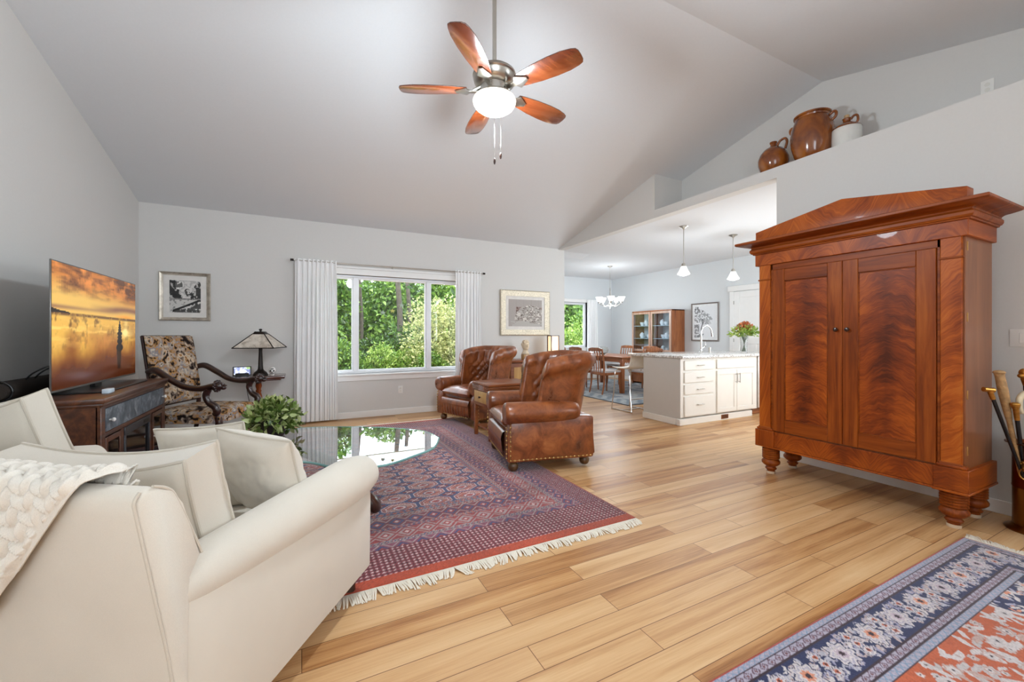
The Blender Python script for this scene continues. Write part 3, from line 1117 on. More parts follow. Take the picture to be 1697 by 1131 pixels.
def wing_chair(name, label, loc, rz, group):
    o = thing(name, label, 'armchair', loc, rz, group)
    V = wing_shell()
    nv, nu = V.shape[:2]
    F = grid_faces(nv, nu)
    me = np_mesh('backrest', V.reshape(-1, 3), F)
    bm = bmesh.new(); bm.from_mesh(me); bm.verts.ensure_lookup_table()
    vv = list(bm.verts)
    for col in (0, nu - 1):      # close the two wing fronts, puffed out a little
        ring = [vv[j * nu + col] for j in range(nv)]
        c = sum((v.co for v in ring), Vector()) / nv
        mid = [bm.verts.new(c + (v.co - c) * .72 + Vector((.022, 0, 0))) for v in ring]
        for i in range(nv):
            k = (i + 1) % nv
            bm.faces.new((ring[i], ring[k], mid[k], mid[i]))
        bm.faces.new(mid)
    bottom = vv[:nu]; top = [vv[(nv - 1) * nu + i] for i in range(nu)]
    for i in range(nu - 1): bm.faces.new((bottom[i], bottom[i + 1], top[i + 1], top[i]))
    bmesh.ops.recalc_face_normals(bm, faces=bm.faces)
    bm.to_mesh(me); bm.free()
    link('backrest', me, M['leather'], o, ang=75)
    # base, arms
    MB().box(-.40, -.31, .09, .36, .31, .36, .02).prism([(-.45, .09), (-.30, .09), (-.30, .44), (-.42, .44)], 1, -.36, .36, .02).build('base', M['leather'], o)
    for s in (-1, 1):
        a = MB()
        yo, yi = s * .435, s * .30
        # side panel: its top edge sweeps up towards the wing
        a.prism([(-.40, .085), (.395, .085), (.40, .30), (.36, .46), (.10, .47), (-.12, .47), (-.40, .455)], 1, min(yo, yi), max(yo, yi), .022)
        a.build('arm_panel', M['leather'], o)
        r = MB()
        rings = []
        n = 28
        for i, (x, q) in enumerate(((-.27, .45), (-.26, .7), (-.22, .88), (-.10, .97), (.05, 1.0), (.2, 1.0), (.33, 1.0), (.385, 1.0), (.405, .93), (.413, .78), (.413, .5), (.409, .2))):
            rr = .096 * q
            sq = 1.0 + .012 * math.sin(i * 2.1)
            rings.append([(x, s * .375 + rr * 1.1 * sq * math.cos(2 * PI * k / n), .500 + rr * math.sin(2 * PI * k / n) + .0) for k in range(n)])
        r.rings(rings)
        r.build('arm_roll', M['leather'], o, ang=60)
        nail_row([(-.37, s * .437, .108), (.372, s * .437, .108), (.372, s * .437, .43)], .0395, o)
        nail_row([(.402, s * .415, .125), (.402, s * .415, .39)], .036, o)
    # footrest: smooth band over a ruched panel
    N = 60
    yy = np.linspace(-.295, .295, N); zz = np.linspace(.10, .335, 24)
    Yg, Zg = np.meshgrid(yy, zz)
    t = (Zg - .10) / .235
    Xg = .385 + .035 * np.sin(PI * np.clip(t, 0, 1)) ** .5 + np.where(t < .62, .006 * np.sin(Yg * 105) * np.sin(PI * np.clip(t / .62, 0, 1)), .008)
    Xg[0] = Xg[-1] = .36
    grid('footrest', np.stack([Xg, Yg, Zg], -1), M['leather'], o)
    nail_row([(.40, -.27, .105), (.40, .27, .105)], .0415, o)
    # seat cushion with soft crown and wrinkled front edge
    N = 40
    u = np.linspace(-1, 1, N); U, Vv = np.meshgrid(u, u)
    nz = vnoise((N, N), 6, 3) - .5
    prof = ((1 - np.abs(U) ** 5) * (1 - np.abs(Vv) ** 5)) ** .35
    top = np.stack([.06 + .355 * U, .29 * Vv, .41 + .075 * prof + .018 * nz * prof], -1)
    bot = np.stack([.06 + .355 * U, .29 * Vv, .41 - .07 * prof], -1)
    grid('seat_cushion', top, M['leather'], o)
    grid('seat_cushion_base', bot, M['leather'], o, flip=True)
    for x, y in ((.33, -.36), (.33, .36), (-.35, -.33), (-.35, .33)):
        MB().lathe([(.022, 0), (.036, .008), (.046, .03), (.046, .05), (.036, .07), (.03, .076), (.036, .084), (.036, .095)], (x, y, 0.0), 20).build('bun_foot', M['bun'], o)
    return o


wc = wing_chair('wing_chair', 'cognac leather wing chair nearest the camera with its side turned to us', (2.035, 3.46, .012), math.atan2(.22, -.975), 'tufted leather wing chairs')
dup(wc, (2.20, 5.34, .012), math.atan2(-.30, -.95), 'cognac leather wing chair by the large window showing its tufted front', 'tufted leather wing chairs')

# ------------------------------------------------------------------ wood side table between the chairs
M['cherry'] = wood('cherry_wood', lin(92, 44, 20), lin(136, 74, 36), lin(166, 100, 54), axis=0)
M['maple'] = wood('honey_maple', lin(170, 122, 62), lin(196, 150, 84), lin(214, 174, 110), axis=2, rough=.35)
st = thing('side_table', 'small wooden side table with drawer between the leather chairs', 'side table', (2.12, 4.37, .012), math.atan2(-.02, -1))
tp = MB()
tp.box(-.30, -.235, .60, .30, .235, .63, .008)
for i in range(4): tp.box(-.30 - .012 * (3 - i) * .6, -.235 - .006 * (3 - i), .585 - .014 * i, .30, .235 + .006 * (3 - i), .597 - .014 * i, .004, 1)
tp.build('table_top', M['cherry'], st)
MB().box(-.28, -.215, .36, .285, .215, .545, .005).build('case', M['cherry'], st)
dw = MB().box(.283, -.185, .40, .297, .185, .53, .004).build('drawer', M['maple'], st)
MB().lathe([(.005, 0), (.006, .01), (.013, .016), (.011, .024), (.002, .027)], M=Matrix.Translation((.297, 0, .465)) @ Matrix.Rotation(PI / 2, 4, 'Y'), n=14).build('knob', M['dark'], dw)
for x in (-.265, .265):
    for y in (-.2, .2):
        MB().box(x - .02, y - .02, 0, x + .02, y + .02, .37, .004).build('leg', M['cherry'], st)
MB().box(-.26, -.195, .10, .26, .195, .12, .004).build('shelf', M['cherry'], st)

# ------------------------------------------------------------------ low cabinet on the back wall behind the chairs, bust and lantern lamp
cb = thing('cabinet', 'low cherry cabinet with pale panel doors against the back wall', 'cabinet', (3.53, 6.03, 0))
cc = MB()
cc.box(-.62, -.21, .06, .62, .215, .75, .004).box(-.58, -.19, 0, .58, .2, .06)
cc.build('case', M['cherry'], cb)
MB().box(-.66, -.24, .75, .66, .22, .785, .006).build('cabinet_top', M['cherry'], cb)
for k in range(3):
    x = -.6 + k * .4
    d = MB()
    d.box(x + .006, -.228, .09, x + .394, -.21, .735, .003, 1)
    frame_rect(d, x + .006, x + .394, .09, .735, -.236, -.226, .06, .003)
    dd = d.build('door', M['cherry'], cb)
    MB().box(x + .064, -.231, .148, x + .336, -.2275, .677).build('door_panel', M['maple'], dd)
M['plaster'] = plain('plaster', lin(226, 208, 180), .7, var=.1, scale=30)


def bust():
    o = thing('bust', 'pale plaster bust of a curly-haired head on the low cabinet', 'bust', (3.30, 5.98, .785))
    b = MB()
    b.box(-.055, -.05, 0, .055, .05, .085, .006)
    b.build('pedestal', wood('bust_base', lin(150, 110, 60), lin(180, 140, 84), lin(200, 160, 100)), o)
    h = MB()
    h.lathe([(.06, .085), (.066, .10), (.046, .125), (.038, .15), (.04, .175)], n=20)
    h.ell((0, -.008, .225), (.056, .066, .082))
    h.ell((0, -.03, .19), (.036, .036, .034))
    h.prism([(-.012, .205), (.012, .205), (.006, .245), (-.006, .245)], 1, -.09, -.06, .004)
    for s in (-1, 1):
        h.ell((s * .024, -.062, .24), (.014, .010, .008))
        h.ell((s * .057, 0, .225), (.01, .016, .024))
    h.ell((0, -.068, .187), (.019, .008, .005)); h.ell((0, -.066, .179), (.016, .008, .005)); h.ell((0, -.062, .250), (.045, .012, .006))
    h.build('head', M['plaster'], o, ang=80)
    c = MB()
    r = random.Random(4)
    for i in range(90):
        a = r.uniform(0, 2 * PI); p = r.uniform(.05, 1.35)
        d = Vector((math.cos(a) * math.cos(p), math.sin(a) * math.cos(p), math.sin(p)))
        if d.y < -.45 and d.z < .62: continue
        c.ell((d.x * .058, d.y * .066 - .004, .235 + d.z * .078), r.uniform(.012, .018), 8, 6)
    c.build('hair', M['plaster'], o, ang=80)


bust()
ln = thing('lantern_lamp', 'small lit wooden frame lantern lamp at the right of the low cabinet', 'lamp', (3.86, 6.00, .785))
lf = MB()
for x in (-.075, .075):
    for y in (-.06, .06): lf.box(x - .008, y - .008, 0, x + .008, y + .008, .40)
for z in (0.001, .383): lf.box(-.0815, -.0665, z, .0815, .0665, z + .016)
lf.build('lantern_frame', M['darkwood'], ln)
MB().box(-.070, -.055, .017, .070, .055, .383).build('paper_shade', emissive('warm_paper', (1.0, .72, .42, 1), .75, lin(230, 200, 160)), ln, smooth=False)
lamp('lantern_glow', 'POINT', (3.86, 5.86, 1.0), 1.2, (1.0, .75, .5), radius=.08)

# ------------------------------------------------------------------ glass coffee table
M['tglass'] = glass('table_glass', (.90, .96, .95, 1), refl=1.7)
ct = thing('coffee_table', 'freeform glass coffee table on dark curved wooden base', 'coffee table', (.25, 3.1, .0))
out = smooth_path([(x - .25, y - 3.1, 0) for x, y in ((.91, 2.98), (.80, 2.74), (.62, 2.60), (.42, 2.50), (.20, 2.56), (.02, 2.78), (-.22, 2.86), (-.42, 3.05), (-.46, 3.40), (-.30, 3.70), (.0, 3.80), (.30, 3.70), (.62, 3.50), (.86, 3.25), (.91, 2.98))], 8)[:-1]
poly = [(p.x, p.y) for p in out]
MB().prism(poly, 2, .425, .4268, 0).build('glass_top', M['tglass'], ct, smooth=False)
ed = MB()
loop = [Vector((p[0], p[1], .421)) for p in poly]; loop.append(loop[0])
ed.tube(loop, .0075, 8, cap=False)
eg = NT('green_glass_edge'); eg.base(eg.ramp(eg.noise(eg.coord(), 5), [(0.3, lin(96, 140, 138)), (0.7, lin(130, 172, 168))])); eg.set(Roughness=.1)
ed.build('glass_edge', eg.m, ct)
b1 = MB()
b1.tube(smooth_path([(-.40, .18, .40), (-.30, .10, .40), (-.12, -.08, .36), (.05, -.20, .22), (.18, -.24, .05), (.20, -.10, .035), (.10, .12, .035), (-.05, .22, .035)], 8), [.03, .045, .05, .05, .045, .04, .035, .028], 10, flat=.7)
b1.build('base', M['darkwood'], ct)
b2 = MB()
b2.tube(smooth_path([(-.30, -.24, .40), (-.36, -.16, .34), (-.36, .04, .18), (-.30, .20, .05), (-.16, .22, .05), (-.02, .10, .20), (.0, -.02, .40)], 8), [.03, .045, .05, .05, .05, .045, .03], 10, flat=.7)
b2.build('base', M['darkwood'], ct)

# ------------------------------------------------------------------ leafy potted plant on the table
def leaf_mat(name, c1, c2, c3, transl=.25, rough=.4):
    t = NT(name)
    g = t.n('ShaderNodeNewGeometry')
    t.base(t.ramp(g.outputs['Random Per Island'], [(0.0, c1), (0.5, c2), (1.0, c3)]))
    t.set(Roughness=rough)
    t.b.inputs['Transmission Weight'].default_value = 0
    tl = t.n('ShaderNodeBsdfTranslucent'); t.l(t.ramp(g.outputs['Random Per Island'], [(0.0, c2), (1.0, c3)]), tl.inputs[0])
    mx = t.n('ShaderNodeMixShader'); mx.inputs[0].default_value = transl
    t.l(t.b.outputs[0], mx.inputs[1]); t.l(tl.outputs[0], mx.inputs[2])
    t.l(mx.outputs[0], t.t.nodes['Material Output'].inputs[0])
    return t.m


def leaves_mesh(name, pos, nrm, size, seed, mat, parent=None, aspect=2.2, fold=.25):
    """pos (n,3) leaf bases, nrm (n,3) growth directions; each leaf a folded six-point blade"""
    r = np.random.RandomState(seed)
    n = len(pos)
    d = nrm / (np.linalg.norm(nrm, axis=1, keepdims=True) + 1e-9)
    a = r.randn(n, 3); a -= d * (a * d).sum(1, keepdims=True); a /= np.linalg.norm(a, axis=1, keepdims=True) + 1e-9
    b = np.cross(d, a)
    L = (size * r.uniform(.7, 1.25, n))[:, None]; w = L / aspect
    P = [pos, pos + d * L * .35 + a * w * .5 + b * w * fold, pos + d * L * .35 - b * w * .0, pos + d * L * .35 - a * w * .5 + b * w * fold, pos + d * L * .98 - b * w * .25,
         pos + d * L * .7 + a * w * .32 + b * w * fold * .4, pos + d * L * .7 - a * w * .32 + b * w * fold * .4]
    V = np.stack(P, 1).reshape(-1, 3)
    k = (np.arange(n) * 7)[:, None]
    F = np.concatenate([k + np.array([[0, 1, 5, 2]]), k + np.array([[2, 5, 4, 6]]), k + np.array([[0, 2, 6, 3]])])
    me = np_mesh(name, V, F)
    return link(name, me, mat, parent, ang=0)


M['leaf_in'] = leaf_mat('plant_leaf', lin(34, 54, 20), lin(112, 140, 58), lin(214, 222, 160))
pl = thing('potted_plant', 'bushy variegated green plant in a dark pot on the glass coffee table', 'plant', (-.19, 3.58, .427))
MB().lathe([(.07, 0), (.085, .02), (.10, .10), (.105, .13), (.098, .135), (.09, .12)], n=24).build('pot', plain('dark_glazed_pot', lin(46, 40, 38), .3), pl)
r = np.random.RandomState(11)
n = 640
ph = r.uniform(.0, 2 * PI, n); el = r.uniform(-.55, 1.45, n); rad = r.uniform(.05, .17, n)
dirs = np.stack([np.cos(ph) * np.cos(el), np.sin(ph) * np.cos(el), np.sin(el)], 1)
pos = dirs * rad[:, None] * np.array([1.1, 1.1, .85]) + np.array([0, 0, .13])
leaves_mesh('foliage', pos, dirs + r.randn(n, 3) * .5, .058, 5, M['leaf_in'], pl, 1.7)
sm = MB()
for i in range(26):
    d = dirs[i * 9]
    sm.tube(smooth_path([(0, 0, .11), (d[0] * .06, d[1] * .06, .15), (d[0] * .2, d[1] * .2, .13 + d[2] * .16)], 3), [.003, .0015], 5)
sm.build('stems', plain('plant_stem', lin(86, 96, 50), .6), pl)
# ------------------------------------------------------------------ mahogany armoire (front faces -x; local origin on the floor at its near front corner)
def flame(name, yc, k=2.2, zf=1.0, dark=.5, seed=0.0, center=True, seam=0.0):
    """crotch mahogany: grain arches around y = yc, dark feather in the middle"""
    t = NT(name)
    tc = t.n('ShaderNodeTexCoord'); sp = t.n('ShaderNodeSeparateXYZ'); t.l(tc.outputs['Object'], sp.inputs[0])
    y = t.math('SUBTRACT', sp.outputs[1], yc)
    if seam:
        y = t.math('PINGPONG', y, seam)
        y = t.math('SUBTRACT', y, seam * .5) if not center else y
    y2 = t.math('MULTIPLY', t.math('MULTIPLY', y, y), k)
    wob = t.noise(t.coord((1, 2.2, 1.2), loc=(seed, seed, seed)), 2.2, 3)
    z = t.math('ADD', t.math('ADD', t.math('MULTIPLY', sp.outputs[2], zf), y2), t.math('MULTIPLY', wob, .22))
    cb = t.n('ShaderNodeCombineXYZ')
    t.l(t.math('MULTIPLY', y, 4.0), cb.inputs[0]); t.l(t.math('MULTIPLY', z, 13.0), cb.inputs[1]); cb.inputs[2].default_value = seed
    g = t.noise(cb.outputs[0], 1.0, 5, .65, .6)
    cb2 = t.n('ShaderNodeCombineXYZ')
    t.l(t.math('MULTIPLY', y, 9), cb2.inputs[0]); t.l(t.math('MULTIPLY', z, 70.0), cb2.inputs[1]); cb2.inputs[2].default_value = seed + 3
    g2 = t.noise(cb2.outputs[0], 1.0, 3, .6)
    big = t.noise(t.coord((1, 3.2, 1.0), loc=(seed * 2, 0, seed)), 1.6, 2)
    f = t.math('ADD', t.math('ADD', t.math('MULTIPLY', g, .40), t.math('MULTIPLY', g2, .28)), t.math('MULTIPLY', big, .32))
    mid = t.math('SUBTRACT', 1.0, t.math('MINIMUM', t.math('MULTIPLY', t.math('ABSOLUTE', y), 5.5), 1.0))
    f = t.math('SUBTRACT', f, t.math('MULTIPLY', mid, .16 * dark))
    t.base(t.ramp(f, [(0.28, lin(76, 28, 4)), (0.42, lin(128, 54, 9)), (0.54, lin(168, 82, 18)), (0.7, lin(200, 116, 40))]))
    t.set(Roughness=.42)
    t.b.inputs['Coat Weight'].default_value = .04; t.b.inputs['Specular IOR Level'].default_value = .3
    return t.m


M['mahog'] = wood('mahogany', lin(92, 38, 8), lin(132, 61, 14), lin(158, 83, 26), axis=2, freq=14, stretch=14, rough=.42, coat=.0, spec=.25)
M['mahogh'] = wood('mahogany_rail', lin(92, 38, 8), lin(132, 61, 14), lin(158, 83, 26), axis=1, freq=14, stretch=14, rough=.42, coat=.0, spec=.25)
M['mahogs'] = wood('mahogany_side', lin(122, 70, 38), lin(142, 86, 50), lin(156, 100, 62), axis=2, freq=7, stretch=10, rough=.35, coat=.2)
AX, AY, AD, AW = 3.52, 0.945, 0.475, 1.29      # front plane, near end, depth, length
ar = thing('armoire', 'tall mahogany armoire with two flame-grain doors on ringed turned feet', 'armoire', (AX, AY, 0))
# body: local x 0 (front) .. AD, y 0 .. AW
MB().box(.03, .02, .37, AD - .005, AW - .02, 1.80, .003, 1).build('body', M['mahogs'], ar)
# plinth
MB().box(.012, .012, .245, AD, AW - .012, .375, .003, 1).box(-.006, -.006, .228, AD + .002, .16, .243, .003, 1).box(.004, .0, .231, AD + .002, AW + .004, .245, .003, 1).build('plinth', flame('plinth_flame', .0, 7.0, 1.0, .4, 2.0, seam=.16), ar)
pb = flame('plinth_block_flame', .08, 5.0, 1, .4, 5.0)
for y0, y1 in ((-.001, .155), (AW - .155, AW + .001)):
    MB().box(.0, y0, .243, AD + .001, y1, .378, .003, 1).box(.004, y0 + .01, .378, .05, y1 - .012, .398, .006, 2).build('plinth_block', pb, ar)
# pilasters
pm = flame('pilaster_flame', -.25, 1.2, 1.0, 0.2, 7.0)
for y0, y1 in ((.03, .125), (AW - .125, AW - .03)):
    p = MB()
    p.box(.010, y0, .395, .05, y1, 1.79, .003, 1)
    p.build('pilaster', pm, ar)
    MB().box(.003, y0 - .008, 1.655, .03, y1 + .008, 1.668, .004, 1).box(.006, y0 - .006, .385, .03, y1 + .006, .41, .006, 2).build('pilaster_moulding', M['mahogh'], ar)
MB().box(.018, .125, .375, .05, .142, 1.79, .003, 1).box(.018, AW - .142, .375, .05, AW - .125, 1.79, .003, 1).box(.018, .125, 1.735, .05, AW - .125, 1.79, .003, 1).build('door_surround', M['mahogh'], ar)
# doors
yc = AW / 2
for i, (a, b) in enumerate(((.143, yc - .001), (yc + .001, AW - .143))):
    d = MB()
    sw = .095
    d.box(.010, a, .385, .035, a + sw, 1.735, .003, 1).box(.010, b - sw, .385, .035, b, 1.735, .003, 1)
    dd = d.build('door', M['mahog'], ar)
    for z0, z1 in ((.385, .49), (1.635, 1.735)): MB().box(.010, a + sw, z0, .035, b - sw, z1, .003, 1).build('door_rail', M['mahogh'], dd)
    MB().box(.018, a + sw, .49, .03, b - sw, 1.635).build('door_panel', flame('door_flame', (a + b) / 2, 2.6, 1.0, 1.0, 11.0 + .001 * i), dd)
    bead = MB()
    bead.box(.013, a + sw, .49, .02, b - sw, .496, .002, 1).box(.013, a + sw, 1.629, .02, b - sw, 1.635, .002, 1).box(.013, a + sw, .49, .02, a + sw + .006, 1.635, .002, 1).box(.013, b - sw - .006, .49, .02, b - sw, 1.635, .002, 1)
    bead.build('panel_bead', M['mahogh'], dd)
    ky = b - .035 if i == 0 else a + .035
    MB().lathe([(.006, 0), (.006, .008), (.014, .014), (.016, .02), (.012, .027), (.003, .03)], M=Matrix.Translation((.010, ky, 1.23)) @ Matrix.Rotation(-PI / 2, 4, 'Y'), n=16).build('knob', M['darkwood'], dd)
for z in (1.70, 1.27, .80, .46):
    MB().box(.05, .0165, z, .062, .0205, z + .055, .001, 1).build('hinge', plain('pale_brass', lin(206, 160, 96), .35, .8), ar)
# frieze and cornice
MB().box(0, 0, 1.785, AD, AW, 1.885, .003, 1).build('frieze', flame('frieze_flame', .1, 8.0, 1.0, .4, 4.0, seam=.17), ar)


def cornice():
    prof = [(0, 1.880), (.012, 1.882), (.014, 1.890), (.022, 1.893), (.030, 1.905), (.031, 1.922), (.025, 1.930), (.020, 1.936), (.022, 1.944), (.034, 1.952), (.046, 1.955), (.060, 1.9565), (.105, 1.966), (.113, 1.972), (.113, 1.986), (.108, 1.990)]
    mb = MB()
    rings = []
    for p, z in prof:
        rings.append([(AD, -p, z), (-p, -p, z), (-p, AW + p, z), (AD, AW + p, z)])
    mb.rings(rings)
    return mb.build('cornice', M['mahogh'], ar, ang=30)


cornice()
MB().prism([(.005, 1.99), (.005, 2.077), (AW / 2, 2.187), (AW - .005, 2.077), (AW - .005, 1.99)], 0, .0, .10, .002).build('pediment', flame('pediment_flame', AW / 2, -4.0, 1.0, .2, 9.0, seam=.33), ar)
fp = [(.030, 0), (.034, .004), (.034, .018), (.030, .022), (.030, .030), (.040, .036), (.044, .046), (.036, .055), (.034, .062), (.052, .072), (.068, .088), (.070, .104), (.060, .120), (.052, .128)]
for i in range(6):
    z = .130 + i * .0175
    fp += [(.060, z), (.066, z + .004), (.066, z + .012), (.060, z + .016)]
fp += [(.060, .236)]
M['footpad'] = plain('felt_pad', lin(206, 186, 160), .9)
for x in (.085, AD - .07):
    for y in (.085, AW - .085):
        f = MB().lathe([(r_, max(z, .0201) if z < .02 else z) for r_, z in fp if z >= .018], (x, y, 0), 28).build('foot', M['mahog'], ar)
        MB().lathe([(.033, 0), (.034, .002), (.034, .0205), (.03, .0205)], (x, y, 0), 20).build('pad', M['footpad'], f)

# ------------------------------------------------------------------ media console, television, soundbar
M['console'] = wood('console_wood', lin(44, 22, 12), lin(78, 42, 24), lin(112, 64, 36), axis=1, rough=.35)
M['slate'] = NT('slate')
_v = M['slate'].coord((1, 1, 1), rot=(.5, 0, 0))
_n = M['slate'].noise(_v, 9, 6, .65, 1.0)
M['slate'].base(M['slate'].ramp(_n, [(0.3, lin(44, 50, 58)), (0.5, lin(84, 92, 100)), (0.7, lin(140, 146, 150))])); M['slate'].set(Roughness=.5); M['slate'].bump(_n, .5, .01)
M['slate'] = M['slate'].m
CX0, CX1, CY0, CY1 = -1.675, -1.125, 3.49, 4.86
cs = thing('media_console', 'dark wood media console with slate drawer and fireplace along the left wall', 'media console', (0, 0, 0))
MB().box(CX0, CY0 - .02, .755, CX1 + .02, CY1 + .01, .79, .006).box(CX0, CY0 - .01, .735, CX1 + .01, CY1, .757, .005).build('console_top', M['console'], cs)
bd = MB()
bd.box(CX0 + .01, CY0, .04, CX1 - .02, CY1 - .01, .737)
bd.box(CX1 - .03, CY0, .0, CX1, CY0 + .06, .737, .004, 1).box(CX1 - .03, CY1 - .07, .0, CX1, CY1 - .01, .737, .004, 1)
bd.box(CX1 - .03, CY0 + .06, .53, CX1 - .003, CY1 - .07, .56, .003, 1).box(CX1 - .03, CY0 + .06, .04, CX1 - .003, CY1 - .07, .09, .003, 1)
for y in (CY0 + .36, CY1 - .40): bd.box(CX1 - .03, y - .025, .09, CX1 - .004, y + .025, .53, .003, 1)
bd.box(CX1 - .03, CY0 + .06, .715, CX1 - .003, CY1 - .07, .737, .003, 1)
bd.build('case', M['console'], cs)
dw = MB().box(CX1 - .02, CY0 + .062, .565, CX1 + .004, CY1 - .072, .712, .003, 1).build('drawer', M['slate'], cs)
M['ceramic'] = plain('white_ceramic', lin(238, 235, 230), .2)
def knob(parent, x, y, z, m=None):
    MB().lathe([(.005, 0), (.006, .012), (.013, .018), (.014, .026), (.006, .032), (.001, .033)], M=Matrix.Translation((x, y, z)) @ Matrix.Rotation(PI / 2, 4, 'Y'), n=16).build('knob', m or M['ceramic'], parent)
for y in (CY0 + .11, CY1 - .12): knob(dw, CX1 + .004, y, .635)
M['smoke'] = plain('smoked_glass', lin(26, 22, 20), .08)
for a, b in ((CY0 + .065, CY0 + .33), (CY1 - .37, CY1 - .075)):
    d = MB(); d.box(CX1 - .018, a, .095, CX1 - .004, b, .525)
    d2 = MB()
    for q in ((a, .095, a + .035, .525), (b - .035, .095, b, .525), (a + .0355, .095, b - .0355, .13), (a + .0355, .49, b - .0355, .525)): d2.box(CX1 - .02, q[0], q[1], CX1 + .002, q[2], q[3], .002, 1)
    dd = d2.build('door', M['console'], cs); d.build('door_glass', M['smoke'], dd)
    knob(dd, CX1 + .002, b - .02 if a < 4 else a + .02, .33)
fi = MB()
fy0, fy1 = CY0 + .39, CY1 - .43
fi.box(CX1 - .02, fy0, .095, CX1 + .001, fy1, .13, .003, 1).box(CX1 - .02, fy0, .47, CX1 + .001, fy1, .528, .003, 1).box(CX1 - .02, fy0, .13, CX1 + .001, fy0 + .03, .47, .003, 1).box(CX1 - .02, fy1 - .03, .13, CX1 + .001, fy1, .47, .003, 1)
fo = fi.build('fireplace_insert', plain('graphite', lin(64, 66, 70), .3, .5), cs)
MB().box(CX1 - .022, fy0 + .03, .13, CX1 - .012, fy1 - .03, .47).build('fire_glass', M['smoke'], fo)
MB().box(CX1 - .0, fy1 - .16, .487, CX1 + .002, fy1 - .04, .512).build('display', M['black'], fo)


def tv_image(nx, ny):
    v, u = np.meshgrid(np.linspace(0, 1, ny), np.linspace(0, 1, nx), indexing='ij')
    n1 = vnoise(u.shape, 60, 3, 4); n2 = vnoise(u.shape, 22, 5, 4)
    st = vnoise((ny, nx), 10, 9, 3); stre = vnoise((ny, nx // 6 + 2), 5, 8, 3)
    stre = np.repeat(stre, 6, 1)[:, :nx]
    mix = lambda a, b, t: a * (1 - np.clip(t, 0, 1)[..., None]) + b * np.clip(t, 0, 1)[..., None]
    img = np.zeros(u.shape + (3,))
    sky = mix(rgb(236, 196, 112) + 0 * img, rgb(206, 136, 70), (v - .72) * 6 + (u - .5) * .6)
    cl = np.clip((n1 * .6 + stre * .5 - .42) * 4, 0, 1) * np.clip((v - .74) * 9, 0, 1)
    sky = mix(sky, rgb(112, 72, 48) + 0 * img, cl * .95)
    sky = mix(sky, rgb(232, 156, 84) + 0 * img, np.clip((n2 - .52) * 4, 0, 1) * np.clip((v - .76) * 8, 0, 1))
    pc = np.exp(-((v - (.685 + .01 * np.sin(u * 9))) / .03) ** 2) * np.clip((u - .35) * 3, 0, 1) + np.exp(-((v - .655) / .016) ** 2) * np.clip(.8 - u, 0, 1)
    sky = mix(sky, rgb(140, 98, 84) + 0 * img, pc * .85)
    sky = mix(sky, rgb(250, 170, 70) + 0 * img, np.exp(-((u - .84) / .13) ** 2 - ((v - .60) / .035) ** 2))
    hor = .615 - .01 * u
    sand = mix(rgb(236, 190, 96) + 0 * img, rgb(128, 72, 38), (.56 - v) * 2.4 + (n1 - .5) * 1.5)
    sand = mix(sand, rgb(92, 48, 24) + 0 * img, (.26 - v) * 4)
    sand = mix(sand, rgb(250, 214, 120) + 0 * img, np.clip((stre - .5) * 4, 0, 1) * np.exp(-((v - .47) / .10) ** 2))
    sand = mix(sand, rgb(90, 58, 36) + 0 * img, np.clip((.42 - st) * 4, 0, 1) * .6 * np.clip((v - .2) * 3, 0, 1))
    sand = mix(sand, rgb(226, 160, 90) + 0 * img, np.exp(-((u - .45) / .22) ** 2 - ((v - .37) / .08) ** 2) * n2 * 1.2)
    sun_ = np.exp(-((u - .83) / .035) ** 2 - ((v - .46) / .035) ** 2) + .6 * np.exp(-((u - .84) / .12) ** 2 - ((v - .44) / .05) ** 2) + .5 * np.exp(-((u - .84) / .03) ** 2 - ((v - .55) / .05) ** 2)
    sand = mix(sand, rgb(255, 236, 160) + 0 * img, sun_)
    sand = mix(sand, rgb(84, 56, 40) + 0 * img, np.exp(-((v - hor + .015) / .012) ** 2) * (.5 + .5 * (st > .45)) * .8)
    isl = (u < .16) & (v > hor - .01) & (v < hor + .028 * (1 - u / .16) * (.6 + .6 * n2))
    img = np.where((v > hor)[..., None], sky, sand)
    img[isl] = rgb(48, 32, 26)
    k = (np.abs(u - .735) < .034 - .02 * np.clip((.25 - v) / .25, 0, 1)) & (v < .27) & (v > .08)
    img[k] = img[k] * .55
    for cy, rx, ry in ((.300, .050, .042), (.365, .038, .034), (.407, .034, .018), (.444, .037, .024), (.480, .024, .018), (.508, .021, .015), (.532, .016, .014), (.558, .008, .022)):
        e = ((u - .745) / rx) ** 2 + ((v - cy) / ry) ** 2 < 1
        img[e] = rgb(34, 26, 24) * (1 + .5 * ((v - cy) / ry)[e])[:, None]
    return np.clip(img, 0, 1) ** 1.18


TX, TY0, TY1, TZ0, TZ1 = -1.355, 3.50, 4.93, .832, 1.655
tv = thing('television', 'large flat television showing a beach sunset on the dark console', 'television', (TX, (TY0 + TY1) / 2, .79))
h = (TY1 - TY0) / 2
tvb = MB()
tvb.box(-.010, -h, TZ0 - .79, -.002, h, TZ1 - .79, .003, 1).box(-.05, -h + .35, TZ0 - .72, -.008, h - .1, TZ1 - 1.0, .01)
tvb.build('housing', plain('tv_bezel', lin(120, 116, 112), .35, .6), tv)
V = np.zeros((170, 300, 3)); V[..., 0] = -.0012
V[..., 1] = np.linspace(-h + .008, h - .008, 300)[None, :]; V[..., 2] = np.linspace(TZ0 - .79 + .014, TZ1 - .79 - .008, 170)[:, None]
grid('screen', V, attr_mat('tv_screen', .15, emit=.34), tv, cols=tv_image(300, 170), ang=0)
MB().box(-.13, -.42, 0, .16, .42, .012, .004, 1).box(-.05, -.06, .01, -.02, .06, .12, .004, 1).build('stand', M['black'], tv)
sb = thing('soundbar', 'black rounded fabric soundbar behind the left end of the television', 'soundbar', (-1.60, 3.60, .79))
s = MB()
rings = []
